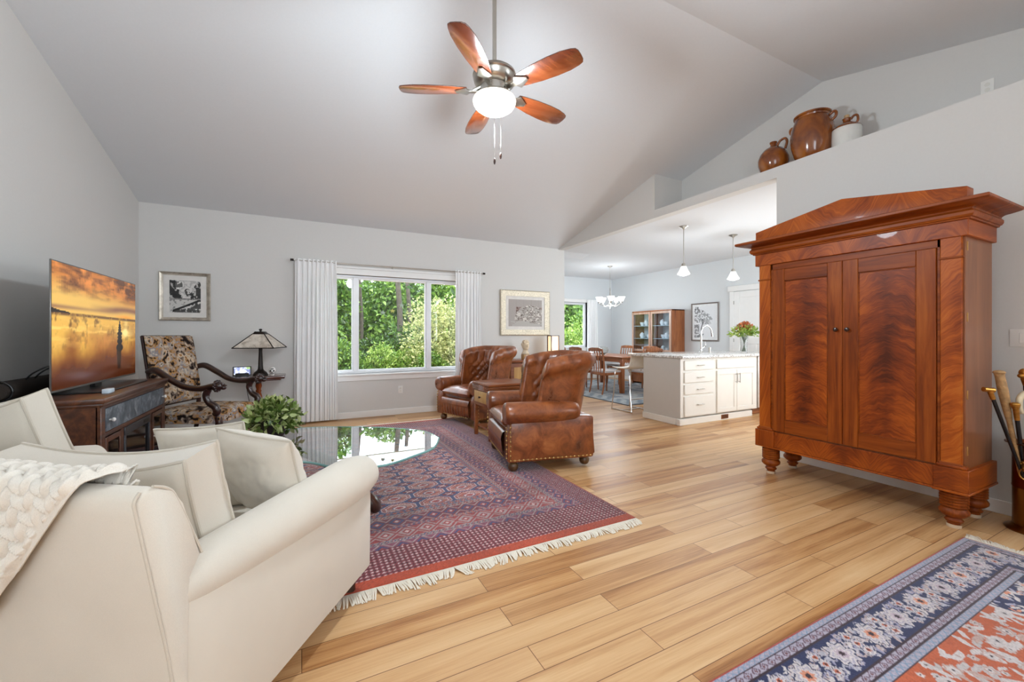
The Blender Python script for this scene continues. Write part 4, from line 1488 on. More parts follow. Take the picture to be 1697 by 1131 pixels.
for i in range(13):
    y = -.08 + .75 * i / 12
    q = 1 if 0 < i < 12 else .85
    rings.append([(.062 * q * math.cos(2 * PI * k / 24), y, .062 + .058 * q * math.sin(2 * PI * k / 24)) for k in range(24)])
s.rings(rings)
s.build('body', fabric('speaker_cloth', lin(52, 46, 42), wv=1500, sheen=0), sb)
MB().tube([(.064 * math.cos(a), -.055, .062 + .060 * math.sin(a)) for a in np.linspace(0, 2 * PI, 25)], .006, 8).build('trim_ring', M['black'], sb)
bx = thing('adapter_box', 'small pale blue-white adapter box at the foot of the television', 'adapter', (-1.19, 3.80, .79))
MB().box(-.02, -.045, 0, .02, .045, .03, .004).build('case', plain('pale_blue_plastic', lin(206, 220, 230), .4), bx)
MB().tube(smooth_path([(0, .045, .012), (.005, .09, .006), (-.02, .15, .004), (-.05, .2, .004)], 5), .003, 6).build('cable', M['ceramic'], bx)
cbm = MB()
for q in (0, .10):
    cbm.tube(smooth_path([(-1.64, 3.84 + q, .795), (-1.61, 3.80 + q, .86), (-1.54, 3.75 + q, .94), (-1.45, 3.73 + q, .99), (-1.40, 3.85 + q, 1.02), (-1.375, 4.0 + q, 1.02)], 6), .005, 6)
tag(cbm.build('tv_cables', M['black'], None), 'black cables curving up behind the television', 'cable')

# ------------------------------------------------------------------ carved armchair with tapestry upholstery
def tapestry(name):
    t = NT(name)
    co = t.coord()
    w = t.noise(co, 5, 3, .5)
    v1 = t.n('ShaderNodeTexVoronoi', feature='F1'); v1.inputs['Scale'].default_value = 12; v1.inputs['Randomness'].default_value = 1
    va = t.n('ShaderNodeVectorMath', operation='MULTIPLY_ADD')
    nc = t.n('ShaderNodeTexNoise'); nc.inputs['Scale'].default_value = 7; nc.inputs['Detail'].default_value = 3; t.l(co, nc.inputs['Vector'])
    t.l(nc.outputs['Color'], va.inputs[0]); va.inputs[1].default_value = (.28, .28, .28); t.l(co, va.inputs[2])
    t.l(va.outputs[0], v1.inputs['Vector'])
    wv = t.n('ShaderNodeTexWave', wave_type='RINGS'); wv.inputs['Scale'].default_value = 3.4; wv.inputs['Distortion'].default_value = 13; wv.inputs['Detail'].default_value = 3; wv.inputs['Detail Scale'].default_value = 2.2
    t.l(co, wv.inputs['Vector'])
    f = t.math('ADD', t.math('MULTIPLY', v1.outputs['Distance'], .75), t.math('ADD', t.math('MULTIPLY', wv.outputs['Fac'], .28), t.math('MULTIPLY', t.noise(co, 22, 3), .34)))
    hue = t.noise(co, 8, 2)
    warm = t.ramp(f, [(0.30, lin(62, 50, 44)), (0.42, lin(176, 128, 78)), (0.62, lin(212, 196, 172)), (0.8, lin(128, 110, 98)), (0.95, lin(38, 30, 28))])
    cool = t.ramp(f, [(0.30, lin(58, 54, 52)), (0.40, lin(204, 192, 172)), (0.6, lin(126, 124, 132)), (0.8, lin(186, 140, 84)), (0.95, lin(40, 32, 30))])
    c = t.mix(t.ramp(hue, [(0.42, (0, 0, 0, 1)), (0.56, (1, 1, 1, 1))]), warm, cool)
    t.base(c)
    t.set(Roughness=.95)
    t.b.inputs['Specular IOR Level'].default_value = .1
    t.bump(t.noise(co, 350, 2), .3, .003)
    return t.m


M['tap'] = tapestry('tapestry')
M['ebony'] = wood('carved_dark_wood', lin(24, 12, 10), lin(46, 25, 20), lin(74, 44, 36), axis=0, rough=.28, coat=.4)
th = thing('throne_armchair', 'carved dark wood armchair with leafy tapestry upholstery left of the lamp table', 'armchair', (-.985, 5.30, 0), -.432)
N = 44
u = np.linspace(-1, 1, N); U, Vv = np.meshgrid(u, u)
prof = ((1 - np.abs(U) ** 8) * (1 - np.abs(Vv) ** 8)) ** .4
hw = .315
def backpt(n, y, z): return np.stack([-.165 - (z - .48) * .15 + n, y, z], -1)
Zb = .50 + (Vv + 1) / 2 * .68 + .012 * (1 - U ** 2) * (Vv > .5) * 0
grid('back_upholstery', backpt(.015 + .03 * prof, U * hw, Zb), M['tap'], th)
grid('back_cloth', backpt(-.02 - .012 * prof, U * hw, Zb), M['tap'], th, flip=True)
fb = MB()
loop = [(-.165 - (z - .48) * .15, y, z) for y, z in ((-hw, .50), (-hw, 1.18), (hw, 1.18), (hw, .50), (-hw, .50))]
for a, b in zip(loop[:-1], loop[1:]): fb.tube([(a[0] - .008, a[1] * .985, a[2] - .006), (b[0] - .008, b[1] * .985, b[2] - .006)], .012, 8)
for s_ in (-1, 1): fb.tube([(-.165, s_ * .29, .50), (-.17, s_ * .29, .38)], .022, 8)
fb.build('back_frame', M['ebony'], th)
Zs = .415 + .055 * prof * (1 - .25 * (U ** 2 + Vv ** 2) * .5)
grid('seat', np.stack([.12 + .335 * U, .325 * Vv, Zs], -1), M['tap'], th)
sr = MB()
loopS = []
for x0, y0, x1, y1 in ((-.21, -.325, .455, -.325), (.455, -.325, .455, .325), (.455, .325, -.21, .325), (-.21, .325, -.21, -.325)):
    sr.box(min(x0, x1) - .004, min(y0, y1) - .004, .335, max(x0, x1) + .004, max(y0, y1) + .004, .425, .004, 1)
sr.build('seat_side', M['tap'], th)
for s_ in (-1, 1):
    am = MB()
    am.tube(smooth_path([(-.215, s_ * .315, .835), (-.13, s_ * .335, .85), (.0, s_ * .345, .775), (.13, s_ * .345, .70), (.28, s_ * .345, .675), (.40, s_ * .345, .695), (.455, s_ * .345, .70)], 7), [.028, .032, .030, .028, .028, .032, .032], 10)
    arm = am.build('arm', M['ebony'], th)
    lh = MB()
    lh.ell((.465, s_ * .345, .70), (.045, .042, .042))
    lh.ell((.508, s_ * .345, .685), (.026, .024, .022)); lh.ell((.52, s_ * .345, .705), (.02, .013, .012))
    r = random.Random(3)
    for i in range(22):
        a = 2 * PI * i / 22
        lh.ell((.455 - .01 * (i % 2), s_ * .345 + .045 * math.cos(a), .70 + .045 * math.sin(a)), .0145, 8, 6)
    for q in (-1, 1): lh.ell((.503, s_ * .345 + q * .017, .714), .007, 6, 5)
    lh.build('lion_head', M['ebony'], arm)
    su = MB()
    su.tube(smooth_path([(.37, s_ * .345, .67), (.345, s_ * .345, .61), (.375, s_ * .345, .54), (.43, s_ * .345, .50), (.445, s_ * .34, .455), (.42, s_ * .335, .425)], 7), [.03, .032, .03, .034, .036, .026], 10)
    su.build('arm_support', M['ebony'], th)
    MB().tube(smooth_path([(.425, s_ * .30, .40), (.44, s_ * .30, .30), (.41, s_ * .30, .18), (.40, s_ * .30, .08), (.43, s_ * .30, .02), (.44, s_ * .30, .0)], 6), [.034, .034, .026, .02, .026, .03], 10).build('leg', M['ebony'], th)
    MB().tube(smooth_path([(-.18, s_ * .29, .40), (-.19, s_ * .29, .2), (-.24, s_ * .29, .0)], 5), [.028, .022, .02], 10).build('leg', M['ebony'], th)
    MB().tube([(-.19, s_ * .29, .16), (.41, s_ * .29, .16)], .014, 8).build('stretcher', M['ebony'], th)

# ------------------------------------------------------------------ pedestal table with lamp, smart display, painted ornament
et = thing('pedestal_table', 'small dark wood pedestal table under the lamp by the curtain', 'side table', (-.475, 5.96, 0))
t = MB()
t.box(-.29, -.20, .655, .29, .20, .688, .008).box(-.25, -.17, .635, .25, .17, .657, .005)
t.build('table_top', wood('table_top_wood', lin(44, 20, 14), lin(78, 38, 26), lin(112, 58, 40), axis=0, rough=.2, coat=.5), et)
MB().lathe([(.05, .10), (.06, .13), (.045, .18), (.03, .22), (.045, .30), (.052, .36), (.04, .43), (.026, .48), (.032, .50), (.024, .52), (.036, .56), (.030, .60), (.05, .636)], n=24).build('pedestal', M['mahog'], et)
for k in range(3):
    a = 2 * PI * k / 3 + .5
    MB().tube(smooth_path([(.03 * math.cos(a), .03 * math.sin(a), .16), (.14 * math.cos(a), .14 * math.sin(a), .13), (.22 * math.cos(a), .22 * math.sin(a), .04), (.26 * math.cos(a), .26 * math.sin(a), .014)], 5), [.024, .022, .016, .014], 8).build('leg', M['mahog'], et)
lp = thing('table_lamp', 'bronze table lamp with pyramid glass-panel shade by the curtain', 'lamp', (-.455, 5.97, .688), -.28)
MB().lathe([(.085, 0), (.085, .015), (.07, .04), (.045, .06), (.032, .08), (.028, .12), (.020, .30), (.022, .33), (.012, .34), (.012, .42)], n=8).build('base', M['dark'], lp)
sh = MB(); fr_ = MB()
zb_, zt_, rb, rt_ = .345, .515, .225, .065
cs4 = [(1, 1), (-1, 1), (-1, -1), (1, -1)]
for i in range(4):
    a, b = cs4[i], cs4[(i + 1) % 4]
    fr_.tube([(a[0] * rb, a[1] * rb, zb_), (a[0] * rt_, a[1] * rt_, zt_)], .0065, 6)
    fr_.tube([(a[0] * rb, a[1] * rb, zb_), (b[0] * rb, b[1] * rb, zb_)], .0065, 6)
    fr_.tube([(a[0] * rt_, a[1] * rt_, zt_), (b[0] * rt_, b[1] * rt_, zt_)], .0065, 6)
fr_.prism([(-.07, .515), (.07, .515), (.045, .545), (-.045, .545)], 1, -.06, .06, .004).lathe([(.012, .54), (.012, .555), (.018, .56), (.018, .575), (.004, .58)], n=12)
sho = fr_.build('shade_frame', M['dark'], lp)
sh.rings([[(x * rb * .99, y * rb * .99, zb_) for x, y in cs4], [(x * rt_ * .99, y * rt_ * .99, zt_) for x, y in cs4]], True, False)
gm = NT('art_glass'); _n = gm.noise(gm.coord(), 9, 4, .6, 1); gm.base(gm.ramp(_n, [(0.35, lin(172, 160, 144)), (0.5, lin(214, 204, 190)), (0.7, lin(228, 220, 208))])); gm.set(Roughness=.35)
sh.build('shade_glass', gm.m, sho, smooth=False)
sd = thing('smart_display', 'small smart display screen on the pedestal table left of the lamp', 'display', (-.64, 5.90, .688), .12)
Rd = Matrix.Rotation(-.22, 4, 'X')
MB().box(-.095, -.012, .004, .095, .008, .122, .006, 2, M=Rd).prism([(-.03, .0), (.06, .0), (.02, .08)], 0, -.07, .07, .008).build('housing', M['black'], sd)
V = np.zeros((40, 60, 3)); V[..., 0] = np.linspace(-.082, .082, 60)[None, :]; V[..., 1] = -.0128; V[..., 2] = np.linspace(.022, .112, 40)[:, None]
V = (V @ np.array(Rd.to_3x3()).T)
cimg = np.zeros((40, 60, 3)); nn = vnoise((40, 60), 9, 4, 3); cimg[:] = rgb(150, 160, 200); cimg[nn > .55] = rgb(214, 220, 226); cimg[nn < .4] = rgb(112, 120, 160); cimg[28:, 46:] = rgb(150, 176, 120)
grid('screen', V, attr_mat('display_screen', .2, emit=.75), sd, cols=cimg, ang=0)
orn = thing('painted_ornament', 'small white painted skull-like ornament right of the table lamp', 'ornament', (-.325, 5.90, .688))
o_ = MB(); o_.ell((0, 0, .062), (.040, .046, .044)); o_.lathe([(.018, 0), (.024, .01), (.022, .035)], n=14)
oo = o_.build('body', M['ceramic'], orn)
o2 = MB()
for s_ in (-1, 1): o2.ell((s_ * .017, -.040, .06), (.010, .008, .010), 10, 8)
o2.ell((0, -.044, .042), (.005, .006, .008), 8, 6); o2.ell((0, -.036, .082), (.02, .012, .006), 8, 6)
for i in range(4): o2.ell((-.012 + i * .008, -.022, .022), (.003, .004, .006), 6, 5)
o2.build('painted_marks', M['black'], orn)
tag(MB().tube(smooth_path([(-.62, 6.16, .66), (-.625, 6.22, .5), (-.58, 6.24, .25), (-.52, 6.22, .05), (-.48, 6.2, .01)], 6), .004, 6).build('lamp_cord', M['black'], None), 'thin dark cord hanging behind the pedestal table', 'cord')

# ------------------------------------------------------------------ curtains on a rod
rd = thing('curtain_rod', 'thin nickel curtain rod above the large window', 'curtain rod', (0, 0, 0))
MB().tube([(-.10, 6.19, 2.19), (2.63, 6.19, 2.19)], .008, 10).build('rod', M['nickel'], rd)
for x in (-.115, 2.645): MB().tube([(x - .02, 6.19, 2.19), (x + .02, 6.19, 2.19)], .015, 12).build('finial', M['dark'], rd)
for x in (-.085, 1.2, 2.615): MB().tube([(x, 6.276, 2.19), (x, 6.18, 2.19)], .006, 8).box(x - .012, 6.27, 2.165, x + .012, 6.276, 2.215).build('bracket', M['nickel'], rd)


def curtain_mat():
    t = NT('sheer_linen')
    n = t.noise(t.coord(), 700, 2)
    t.base(t.ramp(n, [(0.3, lin(238, 238, 237)), (0.7, lin(248, 248, 247))]))
    t.set(Roughness=.95); t.b.inputs['Specular IOR Level'].default_value = .1
    tl = t.n('ShaderNodeBsdfTranslucent'); tl.inputs[0].default_value = lin(238, 240, 242)
    mx = t.n('ShaderNodeMixShader'); mx.inputs[0].default_value = .05
    t.l(t.b.outputs[0], mx.inputs[1]); t.l(tl.outputs[0], mx.inputs[2])
    t.l(mx.outputs[0], t.t.nodes['Material Output'].inputs[0])
    return t.m


M['curtain'] = curtain_mat()


def curtain(label, x0, x1, folds, seed, yb=6.19, ztop=2.215, zbot=.02, parent_name='curtain', axis_flip=False):
    nu, nv = 150, 40
    r = np.random.RandomState(seed)
    s = np.linspace(0, 1, nu)[None, :]; z = np.linspace(0, 1, nv)[:, None]
    ph = s * folds * 2 * PI + .8 * np.sin(s * 9 + seed) + .5 * np.sin(z * 2.2 + s * 5)
    amp = .010 + .012 * np.clip((1 - z) * 6, 0, 1) * (.7 + .3 * np.sin(s * 13 + seed))
    y = yb + np.sin(ph) * amp + .012 * np.sin(ph * 2.1 + 1) * np.clip((1 - z) * 5, 0, 1)
    x = x0 + (x1 - x0) * s + .010 * np.cos(ph) * (1 - z) + .03 * (1 - z) * (s - .5)
    Z = zbot + (ztop - zbot) * z + 0 * s
    o = grid('curtain', np.stack([x + 0 * z, y, Z], -1), M['curtain'], None)
    return tag(o, label, 'curtain')


curtain('white sheer curtain at the left side of the large window', -.08, .43, 9, 2)
curtain('white sheer curtain at the right side of the large window', 2.16, 2.60, 8, 5)


# ------------------------------------------------------------------ framed pictures
def picture(name, label, pos, rz, w, h, fw, m_frame, matw, img, m_inner=None, depth=.03, matcol=None):
    """pos: wall point at the picture's centre; built facing -y, turned by rz"""
    o = thing(name, label, 'picture', pos, rz)
    f = MB()
    W2, H2 = w / 2, h / 2
    pr = [(0, 0), (0, -depth * .8), (fw * .15, -depth), (fw * .4, -depth * .85), (fw * .75, -depth * .62), (fw, -depth * .55), (fw, 0)]
    rings = []
    for q, yy in pr:
        rings.append([(-W2 + q, yy, -H2 + q), (W2 - q, yy, -H2 + q), (W2 - q, yy, H2 - q), (-W2 + q, yy, H2 - q)])
    f.rings(rings, True, False)
    f.build('frame', m_frame, o, ang=25)
    MB().box(-W2 + fw * .8, -.012, -H2 + fw * .8, W2 - fw * .8, -.006, H2 - fw * .8).build('mat_board', matcol or plain('mat_white', lin(224, 220, 214), .9), o, smooth=False)
    ny, nx = img.shape[:2]
    V = np.zeros((ny, nx, 3)); V[..., 0] = np.linspace(-W2 + fw + matw, W2 - fw - matw, nx)[None, :]; V[..., 1] = -.0128; V[..., 2] = np.linspace(-H2 + fw + matw, H2 - fw - matw, ny)[:, None]
    grid('print', V, attr_mat('print_ink', .7, spec=.4), o, cols=img, ang=0)
    return o


def park_print(nx=130, ny=140):
    v, u = np.meshgrid(np.linspace(0, 1, ny), np.linspace(0, 1, nx), indexing='ij')
    n = vnoise(u.shape, 9, 2, 4); n2 = vnoise(u.shape, 26, 6, 3)
    g = .86 - .12 * (n > .58)
    def tree(cx, cy, rx, ry, dk):
        nonlocal g
        e = ((u - cx) / rx) ** 2 + ((v - cy) / ry) ** 2 + (n2 - .5) * 1.6
        m = e < 1
        g = np.where(m, dk + .5 * (n > .56) * (e > .2) + .12 * n, g)
    tree(.10, .72, .24, .34, .16); tree(.30, .86, .12, .14, .35); tree(.95, .66, .17, .30, .2); tree(.57, .62, .12, .14, .22); tree(.72, .55, .06, .13, .18); tree(.20, .48, .2, .09, .14)
    g = np.where((v < .44) & (v > .38) , .35 + .4 * n, g)
    path = v < .40 - .0 * u
    g = np.where(path, .82 - .25 * (n > .6), g)
    edge = v - (.02 + .62 * u ** 1.1 * .62)
    g = np.where(path & (edge < .0) & (u > .1), .24 + .5 * (n > .55) + .2 * n, g)
    g = np.where(path & (np.abs(edge) < .035) & (u > .1), .08 + .2 * n, g)
    g = np.where((v < .34) & (v > .12) & (u > .68) & (edge < -.1), .22 + .25 * n, g)
    g = np.where((np.abs(u - .69) < .008) & (v < .5) & (v > .40), .15, g)
    return np.stack([g, g * .985, g * .96], -1)


def relief_print(nx=140, ny=120):
    v, u = np.meshgrid(np.linspace(0, 1, ny), np.linspace(0, 1, nx), indexing='ij')
    n = vnoise(u.shape, 8, 3, 4); n2 = vnoise(u.shape, 24, 7, 3)
    c = np.zeros(u.shape + (3,)); c[:] = rgb(176, 168, 162)
    c = c - .04 * (np.abs(np.sin(u * 14)) < .06)[..., None]
    dark = (u > .22) & (v < .74 - .04 * n2)
    c[dark] = rgb(150, 130, 122)
    mot = dark & (n > .55)
    c[mot] = rgb(92, 66, 60)
    pal = (((u - .66) / .46) ** 2 + ((v - .28) / .52) ** 2 + (n2 - .5) * .7) < 1
    c[pal] = rgb(186, 180, 172)
    c[pal & (np.abs(n - .5) < .045)] = rgb(104, 88, 82)
    c[pal & (n > .62)] = rgb(216, 210, 202)
    low = (v < .2) & (n2 > .45)
    c[low] = rgb(186, 182, 176)
    return c


def ink_tree(nx=110, ny=140):
    v, u = np.meshgrid(np.linspace(0, 1, ny), np.linspace(0, 1, nx), indexing='ij')
    n = vnoise(u.shape, 5, 3, 3); n2 = vnoise(u.shape, 26, 9, 3)
    g = np.full(u.shape, .93)
    def blob(cx, cy, rx, ry, lo):
        nonlocal g
        e = ((u - cx) / rx) ** 2 + ((v - cy) / ry) ** 2 + (n2 - .5) * 1.1
        g = np.where((e < 1) & (n > .46), lo + .3 * n, g)
    blob(.12, .88, .16, .12, .3); blob(.34, .78, .2, .12, .34); blob(.50, .60, .36, .20, .45); blob(.2, .62, .24, .16, .42); blob(.7, .55, .2, .14, .5)
    g = np.where((u < .24) & (v < .42) & (n > .38), .35 + .4 * n, g)
    g = np.where((np.abs(u - .36 + .05 * np.sin(v * 9)) < .02) & (v < .6) & (v > .1), .35, g)
    g = np.where((v < .12) & (u < .45) & (n > .5), .5, g)
    return np.stack([g * .99, g, g * 1.01], -1)


M['silver'] = plain('silver_leaf_frame', lin(176, 166, 152), .35, .55, var=.25, scale=25)
M['champ'] = plain('champagne_frame', lin(190, 178, 156), .4, .35, var=.3, scale=60, bump=.3)
picture('framed_print', 'silver-framed black and white park landscape above the carved armchair', (-1.26, YB, 1.657), 0, .50, .585, .04, M['silver'], .058, park_print())
picture('framed_print', 'wide ornate champagne-framed pale figure relief print right of the window', (3.46, YB, 1.57), 0, .97, .775, .10, M['champ'], .055, relief_print(), depth=.04)
picture('framed_print', 'tall thin-framed ink drawing of a tree on the kitchen wall', (7.72, 6.0, 1.47), -PI / 2, .67, .82, .026, plain('taupe_frame', lin(122, 112, 106), .4, .2), .05, ink_tree(), matcol=plain('mat_cool', lin(232, 234, 234), .9))
# ------------------------------------------------------------------ ceiling fan (rod hangs from the ridge)
FX, FY, FZ = 1.039, 2.269, 2.67
fan = thing('ceiling_fan', 'brushed nickel ceiling fan with five reddish wood blades and lit bowl', 'ceiling fan', (FX, FY, FZ))
M['blade'] = wood('fan_blade_wood', lin(58, 24, 10), lin(88, 40, 18), lin(112, 58, 30), axis=0, freq=9, stretch=12, rough=.18, coat=1.0)
M['blade'].node_tree.nodes['Principled BSDF'].inputs['Coat IOR'].default_value = 1.7
MB().tube([(0, 0, .13), (0, 0, RIDGE_Z - FZ - .06)], .0127, 16).build('down_rod', M['nickel'], fan)
MB().lathe([(.03, -.115), (.06, -.09), (.068, -.03), (.068, 0)], (0, 0, RIDGE_Z - FZ - .004), 24).build('canopy', M['nickel'], fan)
MB().lathe([(.02, .145), (.03, .14), (.05, .128), (.105, .118), (.128, .10), (.132, .085), (.125, .078), (.130, .072), (.122, .045), (.105, .028), (.085, .018), (.085, -.022), (.07, -.03)], n=40).build('motor_housing', M['nickel'], fan)
MB().lathe([(.085, -.028), (.108, -.034), (.112, -.046), (.104, -.052)], n=32).build('light_fitter', M['nickel'], fan)
bowl = [(.104, -.046), (.126, -.054), (.131, -.066), (.128, -.08), (.115, -.10), (.09, -.118), (.055, -.131), (.02, -.137), (.002, -.138)]
MB().lathe(bowl, n=40).build('light_bowl', emissive('lit_alabaster', (1.0, .965, .87, 1), .85, lin(240, 232, 214)), fan)
MB().lathe([(.03, -.130), (.032, -.139), (.022, -.145), (.012, -.15), (.010, -.158), (.002, -.162)], n=20).build('finial', M['nickel'], fan)
for k in range(5):
    a = 2.697 + k * 2 * PI / 5
    R4 = Matrix.Rotation(a, 4, 'Z') @ Matrix.Translation((0, 0, .0)) @ Matrix.Rotation(math.radians(-11), 4, 'X')
    prof = [(.165, .042), (.20, .050), (.30, .064), (.40, .070), (.48, .068), (.535, .058), (.560, .048), (.569, .030), (.571, 0)]
    poly = [(x, -y) for x, y in prof] + [(x, y) for x, y in prof[:-1][::-1]]
    bl = MB().prism(poly, 2, -.003, .003, .0015, M=R4).build('blade', M['blade'], fan)
    br = MB()
    br.prism([(.085, -.014), (.15, -.018), (.17, -.045), (.235, -.012), (.235, .012), (.17, .045), (.15, .018), (.085, .014)], 2, -.013, -.004, .002, M=R4)
    br.tube([R4 @ Vector((.08, 0, .02)), R4 @ Vector((.13, 0, -.004))], .012, 8)
    br.build('blade_bracket', M['nickel'], bl)
for i, (x, y, zl) in enumerate(((.02, -.045, -.39), (-.02, -.045, -.43))):
    ch = MB().tube([(x, y, -.06), (x, y, zl)], .0008, 5).build('pull_chain', M['nickel'], fan)
    MB().lathe([(.002, 0), (.006, -.008), (.007, -.022), (.004, -.036), (.001, -.038)], (x, y, zl), 12).build('fob', M['darkwood'], ch)
lamp('fan_light', 'POINT', (FX, FY, FZ - .26), 66, (.80, .91, 1.0), radius=.10)

# ------------------------------------------------------------------ stoneware on the plant ledge
def glaze(name, a, b, c, scale=6):
    t = NT(name)
    n = t.noise(t.coord((1, 1, .5)), scale, 4, .6, .8)
    t.base(t.ramp(n, [(.3, a), (.5, b), (.72, c)]))
    t.set(Roughness=.16); t.b.inputs['Coat Weight'].default_value = .5
    return t.m


M['honey'] = glaze('honey_glaze', lin(92, 42, 12), lin(138, 74, 24), lin(172, 104, 40))
LZ = 2.84
def loop_handle(parent, pts, r, m): return MB().tube(smooth_path(pts, 6), r, 10).build('handle', m, parent)
j1 = thing('stoneware_jug', 'round brown glazed jug with loop handle, lowest of the ledge pots', 'jug', (4.36, 2.575, LZ))
MB().lathe([(.07, 0), (.085, .01), (.115, .05), (.138, .12), (.140, .17), (.122, .225), (.088, .27), (.045, .298), (.028, .305), (.027, .33), (.034, .338), (.034, .35), (.024, .352), (.018, .34)], n=40).build('body', M['honey'], j1)
loop_handle(j1, [(-.01, -.045, .295), (-.005, -.07, .335), (-.0, -.115, .345), (.0, -.135, .305), (.0, -.118, .24)], .012, M['honey'])
j2 = thing('stoneware_crock', 'tall brown glazed two-handled crock in the middle of the ledge', 'crock', (4.37, 2.215, LZ))
MB().lathe([(.10, 0), (.115, .01), (.145, .08), (.172, .18), (.178, .26), (.170, .34), (.148, .405), (.132, .425), (.136, .438), (.150, .446), (.152, .456), (.140, .460), (.128, .45), (.125, .38), (.12, .2)], n=48).build('body', M['honey'], j2)
for s_ in (-1, 1): loop_handle(j2, [(0, s_ * .150, .40), (0, s_ * .178, .415), (0, s_ * .20, .40), (0, s_ * .195, .365), (0, s_ * .168, .345)], .012, M['honey'])
j3 = thing('stoneware_jug', 'white and brown corked jug at the near end of the ledge trio', 'jug', (4.42, 1.955, LZ))
MB().lathe([(.10, 0), (.112, .008), (.112, .20), (.110, .222), (.10, .235)], n=40).build('body', plain('cream_glaze', lin(222, 220, 214), .2, var=.04), j3)
MB().lathe([(.1115, .222), (.103, .236), (.07, .262), (.035, .282), (.028, .288), (.028, .31), (.034, .318), (.026, .324)], n=36).build('shoulder', M['honey'], j3)
loop_handle(j3, [(0, -.03, .30), (0, -.055, .325), (0, -.08, .315), (0, -.085, .275), (0, -.075, .255)], .010, M['honey'])
MB().lathe([(.018, .31), (.021, .345), (.019, .35)], n=14).build('cork', plain('cork', lin(190, 160, 120), .9), j3)

# ------------------------------------------------------------------ brass cane stand and canes by the armoire
SX, SY = 3.955, .775
sd_ = thing('cane_stand', 'tall brass and copper cane stand with lion ring handle beside the armoire', 'umbrella stand', (SX, SY, 0))
M['copper'] = plain('dark_copper', lin(122, 66, 34), .28, 1.0, var=.25, scale=5)
MB().lathe([(.002, .012), (.09, .012), (.09, .02), (.097, .03), (.097, .26), (.092, .265)], n=40, cap=False).build('lower_body', M['brass'], sd_)
MB().lathe([(.098, .26), (.10, .265), (.098, .275), (.097, .51), (.115, .525), (.128, .528), (.128, .534), (.112, .534), (.092, .515), (.092, .02)], n=40, cap=False).build('upper_body', M['copper'], sd_)
MB().lathe([(.002, 0), (.128, 0), (.132, .006), (.128, .012), (.108, .020), (.098, .034), (.09, .034)], n=40).build('base_flange', M['brass'], sd_)
fa = math.atan2(.18, -.98)
f0 = Vector((math.cos(fa), math.sin(fa), 0)); sdv = Vector((-f0.y, f0.x, 0))
lm = MB()
c = f0 * .103 + Vector((0, 0, .40))
lm.ell(c, (.024, .024, .026)); lm.ell(c + f0 * .020 + Vector((0, 0, -.006)), .013)
for i in range(12):
    a = 2 * PI * i / 12
    lm.ell(c + sdv * .026 * math.cos(a) + Vector((0, 0, .027 * math.sin(a))), .010, 8, 6)
lo = lm.build('lion_mask', M['brass'], sd_)
MB().tube([c + f0 * .022 + Vector((0, 0, -.04)) + sdv * .022 * math.sin(a) + Vector((0, 0, .030 * math.cos(a))) for a in np.linspace(0, 2 * PI, 25)], .0045, 8).build('ring', M['brass'], lo)
M['lacquer'] = plain('black_lacquer', lin(18, 18, 20), .15)
M['ivory'] = plain('ivory_bone', lin(222, 206, 174), .35, var=.12, scale=25)
M['horn'] = plain('antler_horn', lin(176, 138, 92), .5, var=.3, scale=40, bump=.6)
M['gold'] = plain('worn_gold', lin(190, 140, 70), .3, 1.0, var=.3, scale=40)


def cane(label, foot, top, mshaft, kind, r=.010):
    o = thing('walking_cane', label, 'cane', (SX, SY, .03), 0, 'walking canes')
    a, b = Vector(foot), Vector(top)
    MB().tube([a, b], [r * .75, r], 10).build('shaft', mshaft, o)
    d = (b - a).normalized()
    h = MB()
    if kind == 'knob':
        h.tube([b - d * .05, b - d * .02, b + d * .02, b + d * .045, b + d * .055], [.012, .013, .014, .022, .010], 12); h.ell(b + d * .05, (.022, .022, .012)); m = M['gold']
    elif kind == 'tee':
        e = Vector((-.8, .5, .1)); h.tube([b - d * .06, b], [.012, .014], 10); h.tube([b - e * .022, b + e * .035], [.016, .014], 12); m = M['gold']
    elif kind == 'antler':
        h.tube(smooth_path([b - d * .26, b - d * .18, b - d * .08, b, b + d * .03], 4), [.014, .02, .024, .022, .024], 12); h.ell(b + d * .035, (.030, .028, .014)); m = M['horn']
    elif kind == 'crook':
        e = Vector((-.85, .45, 0)).normalized()
        pts = [b - d * .07, b - d * .01] + [b + e * (.045 - .045 * math.cos(q)) + Vector((0, 0, .05 * math.sin(q))) for q in np.linspace(.3, PI, 7)] + [b + e * .086 - Vector((0, 0, .04)), b + e * .072 - Vector((0, 0, .07))]
        h.tube(smooth_path(pts, 3), [.013, .016, .017, .016, .014, .010], 12); m = M['ivory']
    else:
        h.tube([b - d * .03, b + d * .01, b + d * .04], [.012, .02, .016], 12); h.ell(b + d * .05, (.026, .026, .026)); h.ell(b + d * .03 + Vector((-.02, .012, 0)), (.018, .016, .014)); m = M['gold']
    h.build('handle', m, o)
    return o


cane('black cane with gold T-shaped handle, leaning furthest left in the stand', (.02, -.02, 0), (-.275, .125, .83), M['lacquer'], 'tee')
cane('cane with knobbly pale antler grip in the brass stand', (.0, .02, 0), (-.20, .10, .90), M['horn'], 'antler', .014)
cane('black cane with gold knob handle between the antler and ivory canes', (.03, .03, 0), (-.165, .045, .70), M['lacquer'], 'knob', .011)
cane('black cane with curved ivory crook handle in the brass stand', (.02, .0, 0), (-.045, .00, .76), M['lacquer'], 'crook')
cane('dark cane with carved golden head at the picture edge', (-.02, .0, 0), (-.02, .04, .88), M['lacquer'], 'head', .012)

